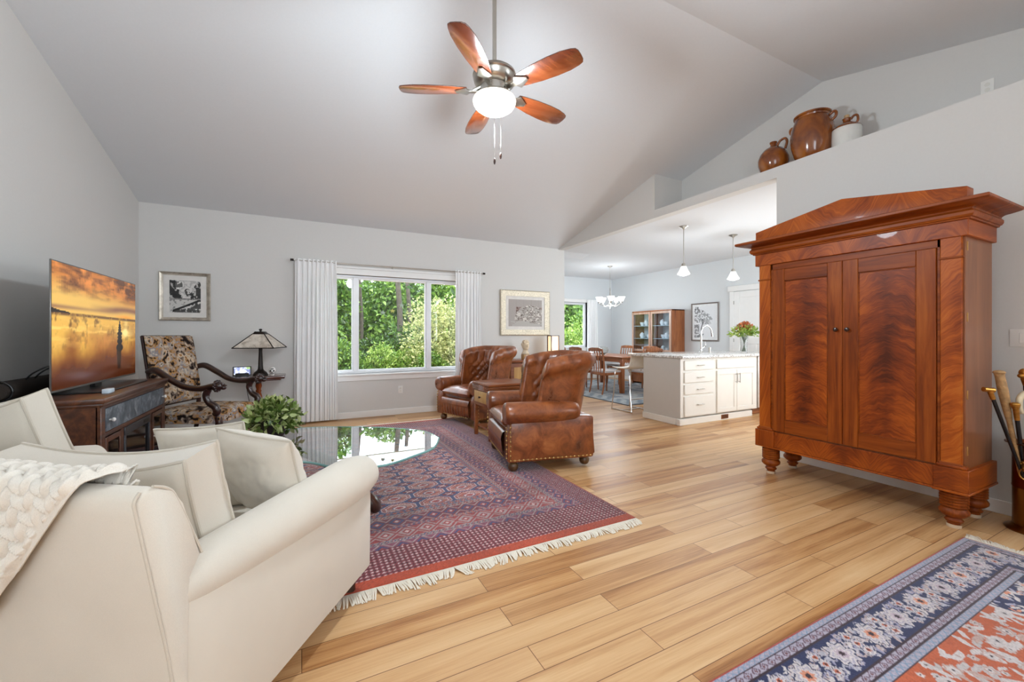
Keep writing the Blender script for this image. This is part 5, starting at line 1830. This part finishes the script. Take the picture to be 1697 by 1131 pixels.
# ------------------------------------------------------------------ kitchen island, counter, dishwasher
IX0, IX1, IY0, IY1 = 4.42, 6.02, 3.80, 4.44
isl = thing('kitchen_island', 'pale painted kitchen island with four drawers and double doors', 'kitchen island', (0, 0, 0))
MB().box(IX0, IY0, .10, IX1, IY1, .876).build('body', M['cabinet'], isl, smooth=False)
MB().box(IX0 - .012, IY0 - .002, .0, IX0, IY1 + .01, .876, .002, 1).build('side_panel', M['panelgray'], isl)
MB().box(IX0 - .03, IY0 + .052, 0, IX0 - .0125, IY1 + .015, .085, .005, 1).box(IX0 - .03, IY0 - .012, 0, IX1 - .12, IY0 + .05, .085, .005, 1).build('base_trim', M['cabinet'], isl)
def pull(parent, p, vertical=False, L=.10):
    d = Vector((0, 0, L / 2)) if vertical else Vector((L / 2, 0, 0))
    p = Vector(p); q = p + Vector((0, -.028, 0))
    MB().tube([q - d * 1.25, q + d * 1.25], .005, 8).tube([p - d, q - d], .004, 8).tube([p + d, q + d], .004, 8).build('handle', M['nickel'], parent)
for z0, z1 in ((.722, .850), (.556, .694), (.402, .532), (.112, .374)):
    d = MB().box(4.475, IY0 - .020, z0, 5.04, IY0 - .001, z1, .004, 1).build('drawer', M['cabinet'], isl)
    pull(d, (4.76, IY0 - .02, (z0 + z1) / 2 + (.02 if z1 < .4 else 0)))
MB().box(5.115, IY0 - .020, .722, 5.95, IY0 - .001, .850, .004, 1).build('drawer_front', M['cabinet'], isl)
for a, b, hx in ((5.115, 5.53, 5.50), (5.535, 5.95, 5.565)):
    d = MB()
    d.box(a, IY0 - .014, .112, b, IY0 - .001, .694)
    frame_rect(d, a, b, .112, .694, IY0 - .022, IY0 - .012, .058, .003)
    dd = d.build('door', M['cabinet'], isl)
    pull(dd, (hx, IY0 - .022, .58), True, .11)
tv_ = thing('floor_register', 'small wood toned vent grille in the island toe kick', 'vent', (5.28, IY0 - .012, .048))
MB().box(-.075, -.006, -.03, .075, -.0003, .03, .003, 1).build('vent_frame', M['cherry'], tv_)
g_ = MB()
for i in range(5): g_.box(-.06, -.009, -.022 + i * .010, .06, -.006, -.018 + i * .010)
g_.build('vent_grille', M['dark'], tv_, smooth=False)


def granite():
    t = NT('speckled_granite')
    co = t.coord()
    v = t.n('ShaderNodeTexVoronoi'); v.inputs['Scale'].default_value = 75; t.l(co, v.inputs['Vector'])
    sep = t.n('ShaderNodeSeparateColor'); t.l(v.outputs['Color'], sep.inputs[0])
    n = t.noise(co, 14, 4)
    f = t.math('ADD', t.math('MULTIPLY', sep.outputs[0], .7), t.math('MULTIPLY', n, .4))
    t.base(t.ramp(f, [(.15, lin(96, 88, 84)), (.3, lin(168, 160, 152)), (.5, lin(206, 202, 196)), (.8, lin(228, 225, 221))]))
    t.set(Roughness=.15)
    return t.m


M['granite'] = granite()
ctp = MB().box(4.39, 3.745, .879, 6.66, 4.76, .916, .006, 2).build('countertop', M['granite'], None)
tag(ctp, 'speckled grey granite countertop on the kitchen island', 'countertop')
dwr = thing('dishwasher', 'stainless dishwasher at the right end of the kitchen island', 'dishwasher', (0, 0, 0))
MB().box(6.035, 3.815, .10, 6.63, 4.42, .875, .003, 1).build('body', M['steel'], dwr)
MB().box(6.04, 3.785, .11, 6.625, 3.815, .872, .005, 2).build('door', plain('dishwasher_door', lin(222, 216, 208), .3, .4), dwr)
MB().tube([(6.09, 3.745, .80), (6.57, 3.745, .80)], .011, 10).tube([(6.11, 3.785, .80), (6.11, 3.745, .80)], .008, 8).tube([(6.55, 3.785, .80), (6.55, 3.745, .80)], .008, 8).build('handle', M['nickel'], dwr)
MB().box(6.03, 3.87, 0, 6.64, 3.90, .10).build('kick_plate', M['cherry'], dwr)

fc = thing('kitchen_faucet', 'tall chrome gooseneck kitchen faucet on the island counter', 'faucet', (5.60, 4.42, .916))
MB().lathe([(.028, 0), (.030, .006), (.022, .02), (.020, .05)], n=20).tube(smooth_path([(0, 0, .03), (0, 0, .20), (.0, 0, .32), (.03, -.02, .40), (.085, -.05, .415), (.125, -.075, .37), (.135, -.08, .33)], 7), [.016, .015, .013, .012, .012, .012], 12).build('spout', M['chrome'], fc)
MB().tube([(.134, -.080, .335), (.146, -.087, .25)], [.015, .019], 12).build('spray_head', M['chrome'], fc)
MB().tube(smooth_path([(.02, 0, .07), (.055, -.01, .085), (.085, -.01, .11), (.07, -.01, .17)], 5), [.013, .012, .008, .006], 10).build('lever', M['chrome'], fc)
sp_ = thing('soap_dispenser', 'small chrome soap dispenser right of the kitchen faucet', 'soap dispenser', (5.80, 4.42, .916))
MB().lathe([(.022, 0), (.022, .008), (.016, .012), (.016, .05), (.020, .052), (.020, .075), (.004, .078)], n=16).build('body', M['nickel'], sp_)

va = thing('flower_vase', 'clear glass vase of green and rust flowers on the island counter', 'vase', (6.12, 4.06, .916))
vg = NT('vase_glass'); vg.base((.95, .97, .95, 1)); vg.set(Roughness=.05); vg.b.inputs['Transmission Weight'].default_value = .9; vg.b.inputs['IOR'].default_value = 1.2
MB().lathe([(.002, .001), (.05, .001), (.052, .01), (.046, .10), (.056, .24), (.053, .24), (.042, .10), (.045, .02), (.002, .018)], n=28).build('vase', vg.m, va)
M['bouq'] = leaf_mat('bouquet_leaf', lin(88, 120, 40), lin(140, 168, 66), lin(196, 206, 120))
M['rustfl'] = leaf_mat('rust_petal', lin(140, 60, 30), lin(176, 92, 50), lin(206, 140, 86))
R = np.random.RandomState(6)
def fan_dirs(n, e0, e1):
    a = R.uniform(0, 2 * PI, n); e = R.uniform(e0, e1, n)
    return np.stack([np.cos(a) * np.cos(e), np.sin(a) * np.cos(e), np.sin(e)], 1)
d = fan_dirs(260, .0, 1.3)
leaves_mesh('foliage', d * R.uniform(.05, .20, (260, 1)) * np.array([1.05, 1.05, .7]) + np.array([0, 0, .26]), d + R.randn(260, 3) * .4, .06, 3, M['bouq'], va, 1.8)
d = fan_dirs(110, .7, 1.5)
leaves_mesh('blossoms', d * R.uniform(.10, .20, (110, 1)) * np.array([.8, .8, .9]) + np.array([0, 0, .28]), d + R.randn(110, 3) * .6, .05, 4, M['rustfl'], va, 1.6)
s_ = MB()
for i in range(16):
    a = R.uniform(0, 2 * PI); q = R.uniform(.01, .035)
    s_.tube([(-q * math.cos(a), -q * math.sin(a), .02), (q * .7 * math.cos(a), q * .7 * math.sin(a), .20), (q * 3 * math.cos(a), q * 3 * math.sin(a), .32)], .003, 5)
s_.build('stems', plain('flower_stem', lin(98, 124, 60), .5), va)

# bar stool with white shell on a bent sled base
bs = thing('bar_stool', 'white shell bar stool on bent metal legs at the island end', 'bar stool', (4.66, 4.98, 0), .05)
N = 30
u = np.linspace(-1, 1, N); t_ = np.linspace(0, 1, 36)
pr = smooth_path([(.0, .20, .66), (.0, .10, .645), (.0, -.08, .65), (.0, -.165, .68), (.0, -.19, .76), (.0, -.205, .86), (.0, -.21, .90)], 6)
P_ = np.array([[p.y, p.z] for p in pr])
V = np.zeros((len(P_), N, 3)); V[..., 0] = u[None, :] * .205 * (1 - .10 * np.linspace(0, 1, len(P_))[:, None] ** 3)
V[..., 1] = -P_[:, :1] - 0 * u[None, :]; V[..., 2] = P_[:, 1:] + .02 * u[None, :] ** 2
V[..., 1] *= -1
se = grid('seat', V, plain('white_shell', lin(238, 232, 220), .35), bs)
se.modifiers.new('thick', 'SOLIDIFY').thickness = .012
for s_ in (-1, 1):
    MB().tube(smooth_path([(s_ * .13, .10, .63), (s_ * .17, .16, .60), (s_ * .185, .18, .3), (s_ * .20, .21, .03), (s_ * .20, .18, .012), (s_ * .20, -.18, .012), (s_ * .20, -.21, .03), (s_ * .185, -.17, .3), (s_ * .17, -.14, .60), (s_ * .13, -.08, .63)], 5), .009, 8).build('leg', M['chrome'], bs)
MB().tube([(-.195, -.19, .20), (.195, -.19, .20)], .008, 8).tube([(-.2, .0, .012), (.2, .0, .012)], .008, 8).build('footrest', M['chrome'], bs)

# pendants over the island
M['litglass'] = emissive('lit_white_glass', (1, .98, .95, 1), 1.6)
def pendant(label, x, y):
    o = thing('pendant_light', label, 'pendant light', (x, y, 2.735), 0, 'pendants over the island')
    MB().lathe([(.062, -.001), (.064, -.006), (.05, -.016), (.02, -.03), (.010, -.045)], n=24).build('canopy', M['nickel'], o)
    MB().tube([(0, 0, -.04), (0, 0, -.54)], .006, 10).build('stem', M['nickel'], o)
    MB().lathe([(.010, -.52), (.026, -.53), (.03, -.56), (.034, -.57)], n=20).build('socket_cap', M['nickel'], o)
    MB().lathe([(.030, -.562), (.036, -.575), (.05, -.61), (.075, -.66), (.086, -.675), (.083, -.682), (.06, -.69), (.03, -.70), (.002, -.705)], n=28).build('shade', M['litglass'], o)
    lamp('pendant_bulb', 'POINT', (x, y, 1.94), 11, (.86, .94, 1), radius=.06)
pendant('white glass pendant nearer the dining room over the island', 4.84, 4.11)
pendant('white glass pendant nearer the armoire over the island', 5.93, 4.11)

# ------------------------------------------------------------------ dining room
M['teak'] = wood('teak', lin(110, 58, 28), lin(150, 88, 48), lin(178, 114, 70), axis=2, rough=.35)
M['teakt'] = wood('teak_top', lin(110, 58, 28), lin(150, 88, 48), lin(178, 114, 70), axis=1, rough=.28)
def dining_rug():
    x0, x1, y0, y1, st = 4.87, 7.45, 5.27, 8.75, .02
    xs = np.arange(x0, x1, st); ys = np.arange(y0, y1, st)
    X, Y = np.meshgrid(xs, ys)
    e = np.minimum(np.minimum(X - x0, x1 - X), np.minimum(Y - y0, y1 - Y))
    n = vnoise(X.shape, 7, 3, 3); img = np.zeros(X.shape + (3,)); img[:] = rgb(150, 158, 164)
    img[n > .55] = rgb(186, 190, 190); img[n < .4] = rgb(112, 126, 140)
    w = (e < .34) & (e > .08); img[w] = rgb(132, 146, 156)
    s1 = np.sin(X * 24) * np.sin(Y * 24); img[w & (s1 > .3)] = rgb(196, 198, 196); img[w & (s1 < -.5)] = rgb(96, 112, 128)
    img[(e < .03)] = rgb(52, 58, 68)
    rug_mesh('dining_rug', 'blue grey patterned rug under the dining table', xs, ys, img, (0, 0, 0), 0, M['rug'])
dining_rug()
RZ = .0112
dt = thing('dining_table', 'teak dining table on the blue grey rug', 'dining table', (6.20, 7.25, RZ))
MB().box(-.50, -.92, .705, .50, .92, .735, .006).build('table_top', M['teakt'], dt)
ap = MB()
for y in (-.84, .84): ap.box(-.40, y - .012, .62, .40, y + .012, .705)
for x in (-.43, .43): ap.box(x - .012, -.82, .62, x + .012, .82, .705)
ap.build('apron', M['teakt'], dt)
for x in (-.44, .44):
    for y in (-.86, .86): MB().box(x - .035, y - .035, 0, x + .035, y + .035, .705, .008).build('leg', M['teak'], dt)
bwl = thing('glass_bowl', 'round pale glass bowl on the dining table', 'bowl', (6.02, 7.30, RZ + .735))
MB().lathe([(.03, 0), (.05, .004), (.10, .05), (.115, .10), (.10, .16), (.085, .175), (.08, .172), (.095, .15), (.107, .10), (.09, .05), (.002, .01)], n=28).build('body', vg.m, bwl)
dc = thing('dining_chair', 'teak dining chair at the left of the table, nearest the wing chair', 'dining chair', (5.52, 6.62, RZ), 0, 'teak dining chairs')
MB().box(-.21, -.225, .425, .23, .225, .475, .018, 3).build('seat', fabric('pale_seat', lin(196, 188, 186), wv=400), dc)
MB().box(-.22, -.215, .375, .21, .215, .43, .005).build('seat_rail', M['teak'], dc)
for s_ in (-1, 1):
    MB().tube(smooth_path([(.19, s_ * .20, .42), (.195, s_ * .20, .2), (.205, s_ * .205, 0)], 4), [.020, .017, .013], 8).build('leg', M['teak'], dc)
    MB().tube(smooth_path([(-.25, s_ * .20, 0), (-.205, s_ * .20, .2), (-.20, s_ * .20, .42), (-.215, s_ * .205, .65), (-.26, s_ * .205, .90)], 5), [.014, .018, .021, .018, .016], 8).build('leg', M['teak'], dc)
MB().prism([(-.215, .855), (.215, .855), (.215, .905), (.10, .925), (-.10, .925), (-.215, .905)], 0, -.272, -.246, .005).build('top_rail', M['teak'], dc)
for k in range(4):
    y = -.12 + k * .08
    MB().tube(smooth_path([(-.205, y * .85, .42), (-.212, y * .9, .62), (-.255, y, .87)], 4), [.010, .012, .012], 8).build('slat', M['teak'], dc)
for x, y, a, lb in ((5.50, 7.28, 0, 'teak dining chair in the middle of the left side, partly behind the wing chair'),
                    (5.50, 7.88, 0, 'teak dining chair at the far end of the left side near the window'),
                    (6.20, 6.22, PI / 2, 'teak dining chair at the near end of the table behind the island'),
                    (6.92, 7.78, PI, 'teak dining chair on the far right side, backed by the wall'),
                    (6.92, 7.02, PI, 'teak dining chair on the right side in front of the glass hutch')):
    dup(dc, (x, y, RZ), a, lb)

hu = thing('china_hutch', 'teak hutch with two glass doors holding crockery on the dining wall', 'hutch', (7.71, 7.14, 0))
HZ_ = 1.765
h_ = MB()
h_.box(-.40, -.62, .0, 0, -.595, HZ_, .002, 1).box(-.40, .595, .0, 0, .62, HZ_, .002, 1).box(-.40, -.62, HZ_ - .025, 0, .62, HZ_, .002, 1).box(-.40, -.6, .05, 0, .6, .80).box(-.39, -.012, .8, -.02, .012, HZ_ - .02)
h_.build('case', M['teak'], hu)
MB().box(-.02, -.594, .8, -.002, .594, HZ_ - .026).build('back_panel', plain('hutch_back', lin(206, 218, 224), .6), hu, smooth=False)
M['cellglass'] = plain('frosted_shelf', lin(190, 206, 214), .2)
for z in (1.10, 1.40):
    MB().box(-.36, -.595, z, -.02, .595, z + .012).build('shelf', M['cellglass'], hu, smooth=False)
M['hglass'] = glass('hutch_glass', (.95, .98, 1, 1), refl=2.0)
M['mutedframe'] = wood('hutch_frame_wood', lin(150, 112, 92), lin(184, 150, 130), lin(206, 180, 164), axis=2)
for a, b in ((-.605, -.008), (.008, .605)):
    d = MB()
    for q in ((a, .80, a + .05, HZ_ - .03), (b - .05, .80, b, HZ_ - .03), (a + .0505, .80, b - .0505, .85), (a + .0505, HZ_ - .08, b - .0505, HZ_ - .03)): d.box(-.42, q[0], q[1], -.402, q[2], q[3], .002, 1)
    dd = d.build('door', M['mutedframe'], hu)
    MB().box(-.414, a + .045, .845, -.411, b - .045, HZ_ - .075).build('door_glass', M['hglass'], dd, smooth=False)
M['china'] = plain('blue_white_china', lin(232, 238, 242), .2, var=.08, scale=40)
rr = random.Random(5)
for z, lab in ((.80, 'bottom'), (1.112, 'middle'), (1.412, 'top')):
    for i, y in enumerate((-.45, -.3, -.16, .16, .30, .45)):
        side = 'near' if y < 0 else 'far'
        o = MB().lathe([(.03, 0), (.035, .006), (.055, .05), (.06, .09), (.056, .09), (.05, .05), (.002, .012)] if (i + int(z * 10)) % 2 else [(.035, 0), (.04, .005), (.062, .07), (.045, .12), (.02, .135), (.008, .15), (.002, .152)], n=16).build('crockery', M['china'], None)
        o.location = (7.71 - .2 + rr.uniform(-.04, .04), 7.14 + y, z)
        tag(o, 'pale blue china piece on the %s shelf behind the %s hutch door' % (lab, side), 'crockery', 'china on the %s shelf behind the %s hutch door' % (lab, side))

# chandelier
chd = thing('chandelier', 'nickel chandelier with five lit white bell shades over the dining table', 'chandelier', (6.16, 7.23, 2.735))
MB().lathe([(.06, -.001), (.062, -.008), (.03, -.022), (.008, -.04)], n=20).build('canopy', M['nickel'], chd)
MB().tube([(0, 0, -.03), (0, 0, -.50)], .004, 8).build('chain', M['nickel'], chd)
MB().lathe([(.006, -.48), (.014, -.52), (.010, -.58), (.02, -.66), (.026, -.74), (.016, -.80), (.03, -.84), (.036, -.87), (.02, -.90), (.012, -.93), (.004, -.955)], n=20).build('column', M['nickel'], chd)
for i in range(5):
    a = 2 * PI * i / 5 + .3
    ca, sa = math.cos(a), math.sin(a)
    am = MB().tube(smooth_path([(.02 * ca, .02 * sa, -.86), (.12 * ca, .12 * sa, -.90), (.22 * ca, .22 * sa, -.86), (.255 * ca, .255 * sa, -.80)], 5), .007, 8).lathe([(.012, -.84), (.03, -.81), (.026, -.79)], (.255 * ca, .255 * sa, 0), 14).build('arm', M['nickel'], chd)
    MB().lathe([(.028, -.805), (.045, -.785), (.055, -.75), (.075, -.71), (.082, -.70), (.06, -.712), (.002, -.76)], (.255 * ca, .255 * sa, 0), 20).build('shade', M['litglass'], am)
lamp('chandelier_bulbs', 'POINT', (6.16, 7.23, 1.72), 34, (.86, .94, 1), radius=.25)

# dining curtain
curtain('white curtain at the right of the dining window', 6.84, 7.16, 6, 7, yb=8.93, ztop=2.14)
# ------------------------------------------------------------------ outside: forest edge behind the house
gm_ = plain('forest_floor', lin(78, 74, 46), .95, var=.4, scale=3)
MB().box(-30, 6.44, -.40, 45, 45, -.13).build('ground', gm_, kind='structure', smooth=False)
M['bark'] = plain('bark', lin(66, 60, 50), .95, var=.4, scale=14, bump=.8)
M['bark2'] = plain('dark_bark', lin(46, 38, 30), .95, var=.4, scale=14, bump=.8)
LV = {
    'deep': leaf_mat('deep_green_leaf', lin(22, 44, 14), lin(52, 84, 28), lin(98, 132, 50), .3),
    'mid': leaf_mat('mid_green_leaf', lin(36, 68, 20), lin(78, 116, 40), lin(138, 168, 74), .3),
    'light': leaf_mat('light_green_leaf', lin(64, 98, 28), lin(116, 150, 56), lin(182, 200, 110), .3),
    'pale': leaf_mat('variegated_leaf', lin(84, 96, 46), lin(146, 156, 88), lin(212, 210, 152), .3),
}
_crown = {}


def crown_mesh(key, blobs, n, size, seed, aspect=1.8):
    r = np.random.RandomState(seed)
    w = np.array([b[3] ** 2 for b in blobs]); idx = r.choice(len(blobs), n, p=w / w.sum())
    B = np.array(blobs)[idx]
    d = r.randn(n, 3); d /= np.linalg.norm(d, axis=1, keepdims=True)
    rad = B[:, 3:4] * r.uniform(.45, 1.0, (n, 1)) ** .5
    pos = B[:, :3] + d * rad * np.array([1, 1, .8])
    return pos, d * .8 + r.randn(n, 3) * .6 + np.array([0, 0, -.2])


def tree(name, label, cat, x, y, h, rc, leaf, seed, n=3800, size=.20, trunk=.12, low=.25, z0=-.14, bark='bark', group=None):
    o = thing(name, label, cat, (x, y, z0), 0, group)
    r = random.Random(seed)
    blobs = []
    for i in range(26):
        f = r.uniform(low, 1)
        a = r.uniform(0, 2 * PI); q = rc * (1 - .55 * f) * r.uniform(.2, 1)
        blobs.append((q * math.cos(a), q * math.sin(a), f * h, rc * r.uniform(.28, .5)))
    p, d = crown_mesh(0, blobs, n, size, seed)
    p[:, 2] = np.maximum(p[:, 2], .05)
    leaves_mesh('crown', p, d, size, seed, LV[leaf], o, 1.9)
    t = MB()
    t.tube(smooth_path([(0, 0, 0), (r.uniform(-.05, .05), r.uniform(-.05, .05), h * .4), (r.uniform(-.1, .1), r.uniform(-.1, .1), h * .9)], 5), [trunk, trunk * .8, trunk * .3], 10)
    for i in range(4):
        b = blobs[i * 3]
        t.tube(smooth_path([(0, 0, b[2] * .6), (b[0] * .5, b[1] * .5, b[2] * .8), (b[0], b[1], b[2])], 3), [trunk * .4, trunk * .15], 6)
    t.build('trunk', M[bark], o)
    return o


def shrub(name, label, x, y, w, h, leaf, seed, n=2200, size=.10, cat='shrub', group=None):
    o = thing(name, label, cat, (x, y, -.14), 0, group)
    r = random.Random(seed)
    blobs = [(r.uniform(-.7, .7) * w / 2, r.uniform(-.5, .5) * w / 2, h * r.uniform(.2, .8), max(w, h) * r.uniform(.16, .26)) for i in range(16)]
    p, d = crown_mesh(0, blobs, n, size, seed)
    p[:, 2] = np.clip(p[:, 2], .02, None)
    leaves_mesh('foliage', p, d + np.array([0, 0, .3]), size, seed, LV[leaf], o, 2.0)
    s = MB()
    for b in blobs[:8]: s.tube([(b[0] * .2, b[1] * .2, 0), (b[0] * .7, b[1] * .7, b[2] * .6), (b[0], b[1], b[2])], [.02, .006], 5)
    s.build('stems', M['bark2'], o)
    return o


def fern(label, x, y, L, leaf, seed, n=16):
    o = thing('fern', label, 'fern', (x, y, -.14), 0, 'ferns below the window')
    r = random.Random(seed)
    V, F = [], []
    for i in range(n):
        a = 2 * PI * i / n + r.uniform(-.2, .2); up = r.uniform(.7, 1.2)
        pr = [Vector((math.cos(a) * L * t * .9, math.sin(a) * L * t * .9, L * (up * t - .75 * up * t * t))) for t in np.linspace(.03, 1, 22)]
        sd = Vector((-math.sin(a), math.cos(a), 0))
        for j in range(21):
            w = L * .17 * math.sin(PI * (j + 1) / 23) ** .7
            p, q = pr[j], pr[j + 1]
            for s in (-1, 1):
                b = len(V)
                m = p.lerp(q, .5)
                V += [p, p.lerp(q, .6), m + sd * s * w + (q - p) * .6 + Vector((0, 0, -w * .15)), p + sd * s * w * .6 + (q - p) * .1]
                F.append((b, b + 1, b + 2, b + 3))
    link('fronds', np_mesh('fronds', np.array([tuple(v) for v in V]), np.array(F)), LV[leaf], o, ang=0)
    return o


# big trees behind
TR = [(-1.2, 15.5, 0, 1.9, 'deep'), (1.5, 17.5, 0, 2.1, 'deep'), (4.3, 18.6, 0, 2.2, 'deep'), (6.8, 16.4, 0, 2.0, 'mid'), (8.9, 19, 0, 2.2, 'deep'), (-4.4, 17.5, 0, 2.2, 'deep'), (11.4, 17.2, 0, 2.1, 'mid'), (14.4, 19, 0, 2.4, 'deep'),
      (2.6, 15.0, 0, 1.4, 'mid'), (4.8, 15.4, 0, 1.4, 'mid'), (0.6, 13.6, 0, 1.2, 'mid'), (-7.4, 19, 0, 2.4, 'deep'), (17.4, 18, 0, 2.4, 'deep')]
LB = ['tall dark green tree behind the left window lite', 'tall dark tree deep in the forest left of the window centre', 'tall dark tree deep in the forest at the window centre', 'mid green tree seen through the right window lite',
      'dark tree farther back beyond the right window lite', 'dark green tree at the far left of the forest edge', 'mid green tree seen through the dining window', 'dark tree behind the dining window tree',
      'mid green tree with bright leaves high in the centre pane', 'mid green tree just right of the central trunks', 'leafy young tree filling the left window lite', 'dark tree furthest left in the forest row', 'dark tree furthest right beyond the dining room']
for i, ((x, y, h, rc, lf), lb) in enumerate(zip(TR, LB)):
    h = 1.19 + .137 * y + .36 - .30 * rc
    tree('forest_tree', lb, 'tree', x, y, h, rc, lf, 40 + i, n=5200 if y > 14.5 else 4200, size=.26 if y > 15 else .17, low=.06 if lf == 'deep' else .22, trunk=.16, bark='bark2', group='trees at the forest edge')
for x, y, r_, lb in ((2.75, 13.4, .10, 'bare grey trunk in the middle of the window view'), (3.22, 14.1, .085, 'thin grey trunk right of the central bare trunk'), (1.6, 13.6, .07, 'thin pale trunk left of the central bare trunk')):
    t = MB().tube(smooth_path([(0, 0, 0), (.06, .0, 1.8), (-.05, .05, 3.6)], 5), [r_, r_ * .9, r_ * .7], 14).build('bare_tree', M['bark'], None)
    t.location = (x, y, -.14)
    tag(t, lb, 'tree trunk', 'bare trunks beyond the window')
stp = thing('tree_stump', 'dark broken stump overgrown by the pale shrub at right of the window', 'stump', (3.45, 11.6, -.14))
MB().lathe([(.26, 0), (.22, .2), (.18, .8), (.20, 1.3), (.16, 1.55), (.10, 1.62)], n=18).build('trunk', M['bark2'], stp)
shrub('variegated_shrub', 'pale yellow green shrub growing over the stump at the right', 3.35, 11.1, 1.5, 2.7, 'pale', 71, n=4200, size=.085)
shrub('variegated_shrub', 'pale shrub right of the stump in the right window lite', 4.3, 11.6, 1.5, 2.6, 'pale', 72, n=3800, size=.085)
shrub('leafy_shrub', 'light green bushy shrub low in the centre of the window', 2.2, 11.2, 1.7, 1.25, 'light', 73, n=3600, size=.085)
shrub('leafy_shrub', 'mid green shrub below the left window lite', .9, 11.0, 1.5, 1.2, 'mid', 74, n=3200, size=.09)
shrub('leafy_shrub', 'mid green shrub between the light shrub and the stump', 2.85, 10.6, 1.2, .95, 'mid', 75, n=3000, size=.08)
shrub('leafy_shrub', 'tall mid green shrub in front of the left trees', .2, 12.2, 1.8, 2.2, 'mid', 76, n=3400, size=.11)
shrub('leafy_shrub', 'deep green shrub under the central bare trunks', 2.5, 12.8, 2.2, 1.7, 'deep', 77, n=3400, size=.10)
shrub('leafy_shrub', 'deep green shrub at the far left of the garden', -1.6, 11.8, 2.2, 2.0, 'deep', 78, n=2600, size=.12)
shrub('leafy_shrub', 'bright shrub below the dining window', 8.7, 12.6, 2.6, 1.9, 'light', 79, n=3400, size=.11)
shrub('leafy_shrub', 'deep green shrub right of the dining window shrub', 10.6, 13.2, 2.6, 2.4, 'mid', 80, n=3400, size=.12)
fern('light green fern below the centre of the window', 1.75, 9.9, .85, 'light', 81)
fern('mid green fern near the right mullion of the window', 2.75, 9.7, .8, 'mid', 82)
fern('pale fern in the right window lite', 3.3, 9.6, .8, 'pale', 83)
lg = MB().tube(smooth_path([(-.9, 0, .15), (0, .04, .17), (.95, 0, .14)], 5), [.15, .165, .15], 16).build('fallen_log', plain('log_bark', lin(96, 72, 54), .95, var=.35, scale=18, bump=.8), None)
lg.location = (.95, 10.1, .04)
tag(lg, 'brown fallen log lying low in the left window lite', 'log')

# pergola over the terrace, mirrored in the glass table
pc = thing('pergola', 'open white pergola of beams and rafters outside the large window', 'pergola', (0, 0, 0))
PX0, PX1, PY0, PY1 = -1.2, 3.9, 6.47, 10.3
def pz(y): return 3.12 - .10 * (y - PY0)
for k in range(5):
    x = PX0 + k * (PX1 - PX0) / 4
    MB().prism([(PY0, pz(PY0) - .14), (PY1, pz(PY1) - .14), (PY1, pz(PY1)), (PY0, pz(PY0))], 0, x - .025, x + .025).build('rafter', M['vinyl'], pc, smooth=False)
for y in (6.6, 8.4, 10.2): MB().box(PX0 - .1, y - .05, pz(y) - .24, PX1 + .1, y + .05, pz(y) - .10).build('beam', M['vinyl'], pc, smooth=False)
for x in (PX0 + .03, PX1 - .03): MB().box(x - .05, 10.15, -.135, x + .05, 10.25, pz(10.2) - .2).build('post', M['vinyl'], pc, smooth=False)

# leaf shaped decals stuck on the glass of the large window
dm = plain('frosted_decal', lin(170, 190, 170), .6)
def decal(label, x, z, s, col=None):
    pts = []
    for i in range(20):
        a = PI / 2 + 2 * PI * i / 20
        r_ = s * (1.0 if i % 4 == 0 else (.62 if i % 2 == 0 else .45)) * (1 if i not in (9, 10, 11) else .5)
        pts.append((x + r_ * math.cos(a), z + r_ * math.sin(a)))
    tag(MB().prism(pts, 1, YB + .0755, YB + .0776).build('window_decal', col or dm, None, smooth=False), label, 'decal', 'leaf decals on the window')
decal('frosted leaf decal left of centre on the middle window pane', 1.08, 1.52, .05)
decal('yellow leaf decal in the middle of the window pane', 1.22, 1.55, .045, plain('yellow_decal', lin(206, 204, 110), .6))
decal('frosted leaf decal right of the yellow one on the window', 1.355, 1.64, .05)
decal('green leaf decal highest on the middle window pane', 1.46, 1.92, .05, plain('green_decal', lin(120, 176, 110), .6))
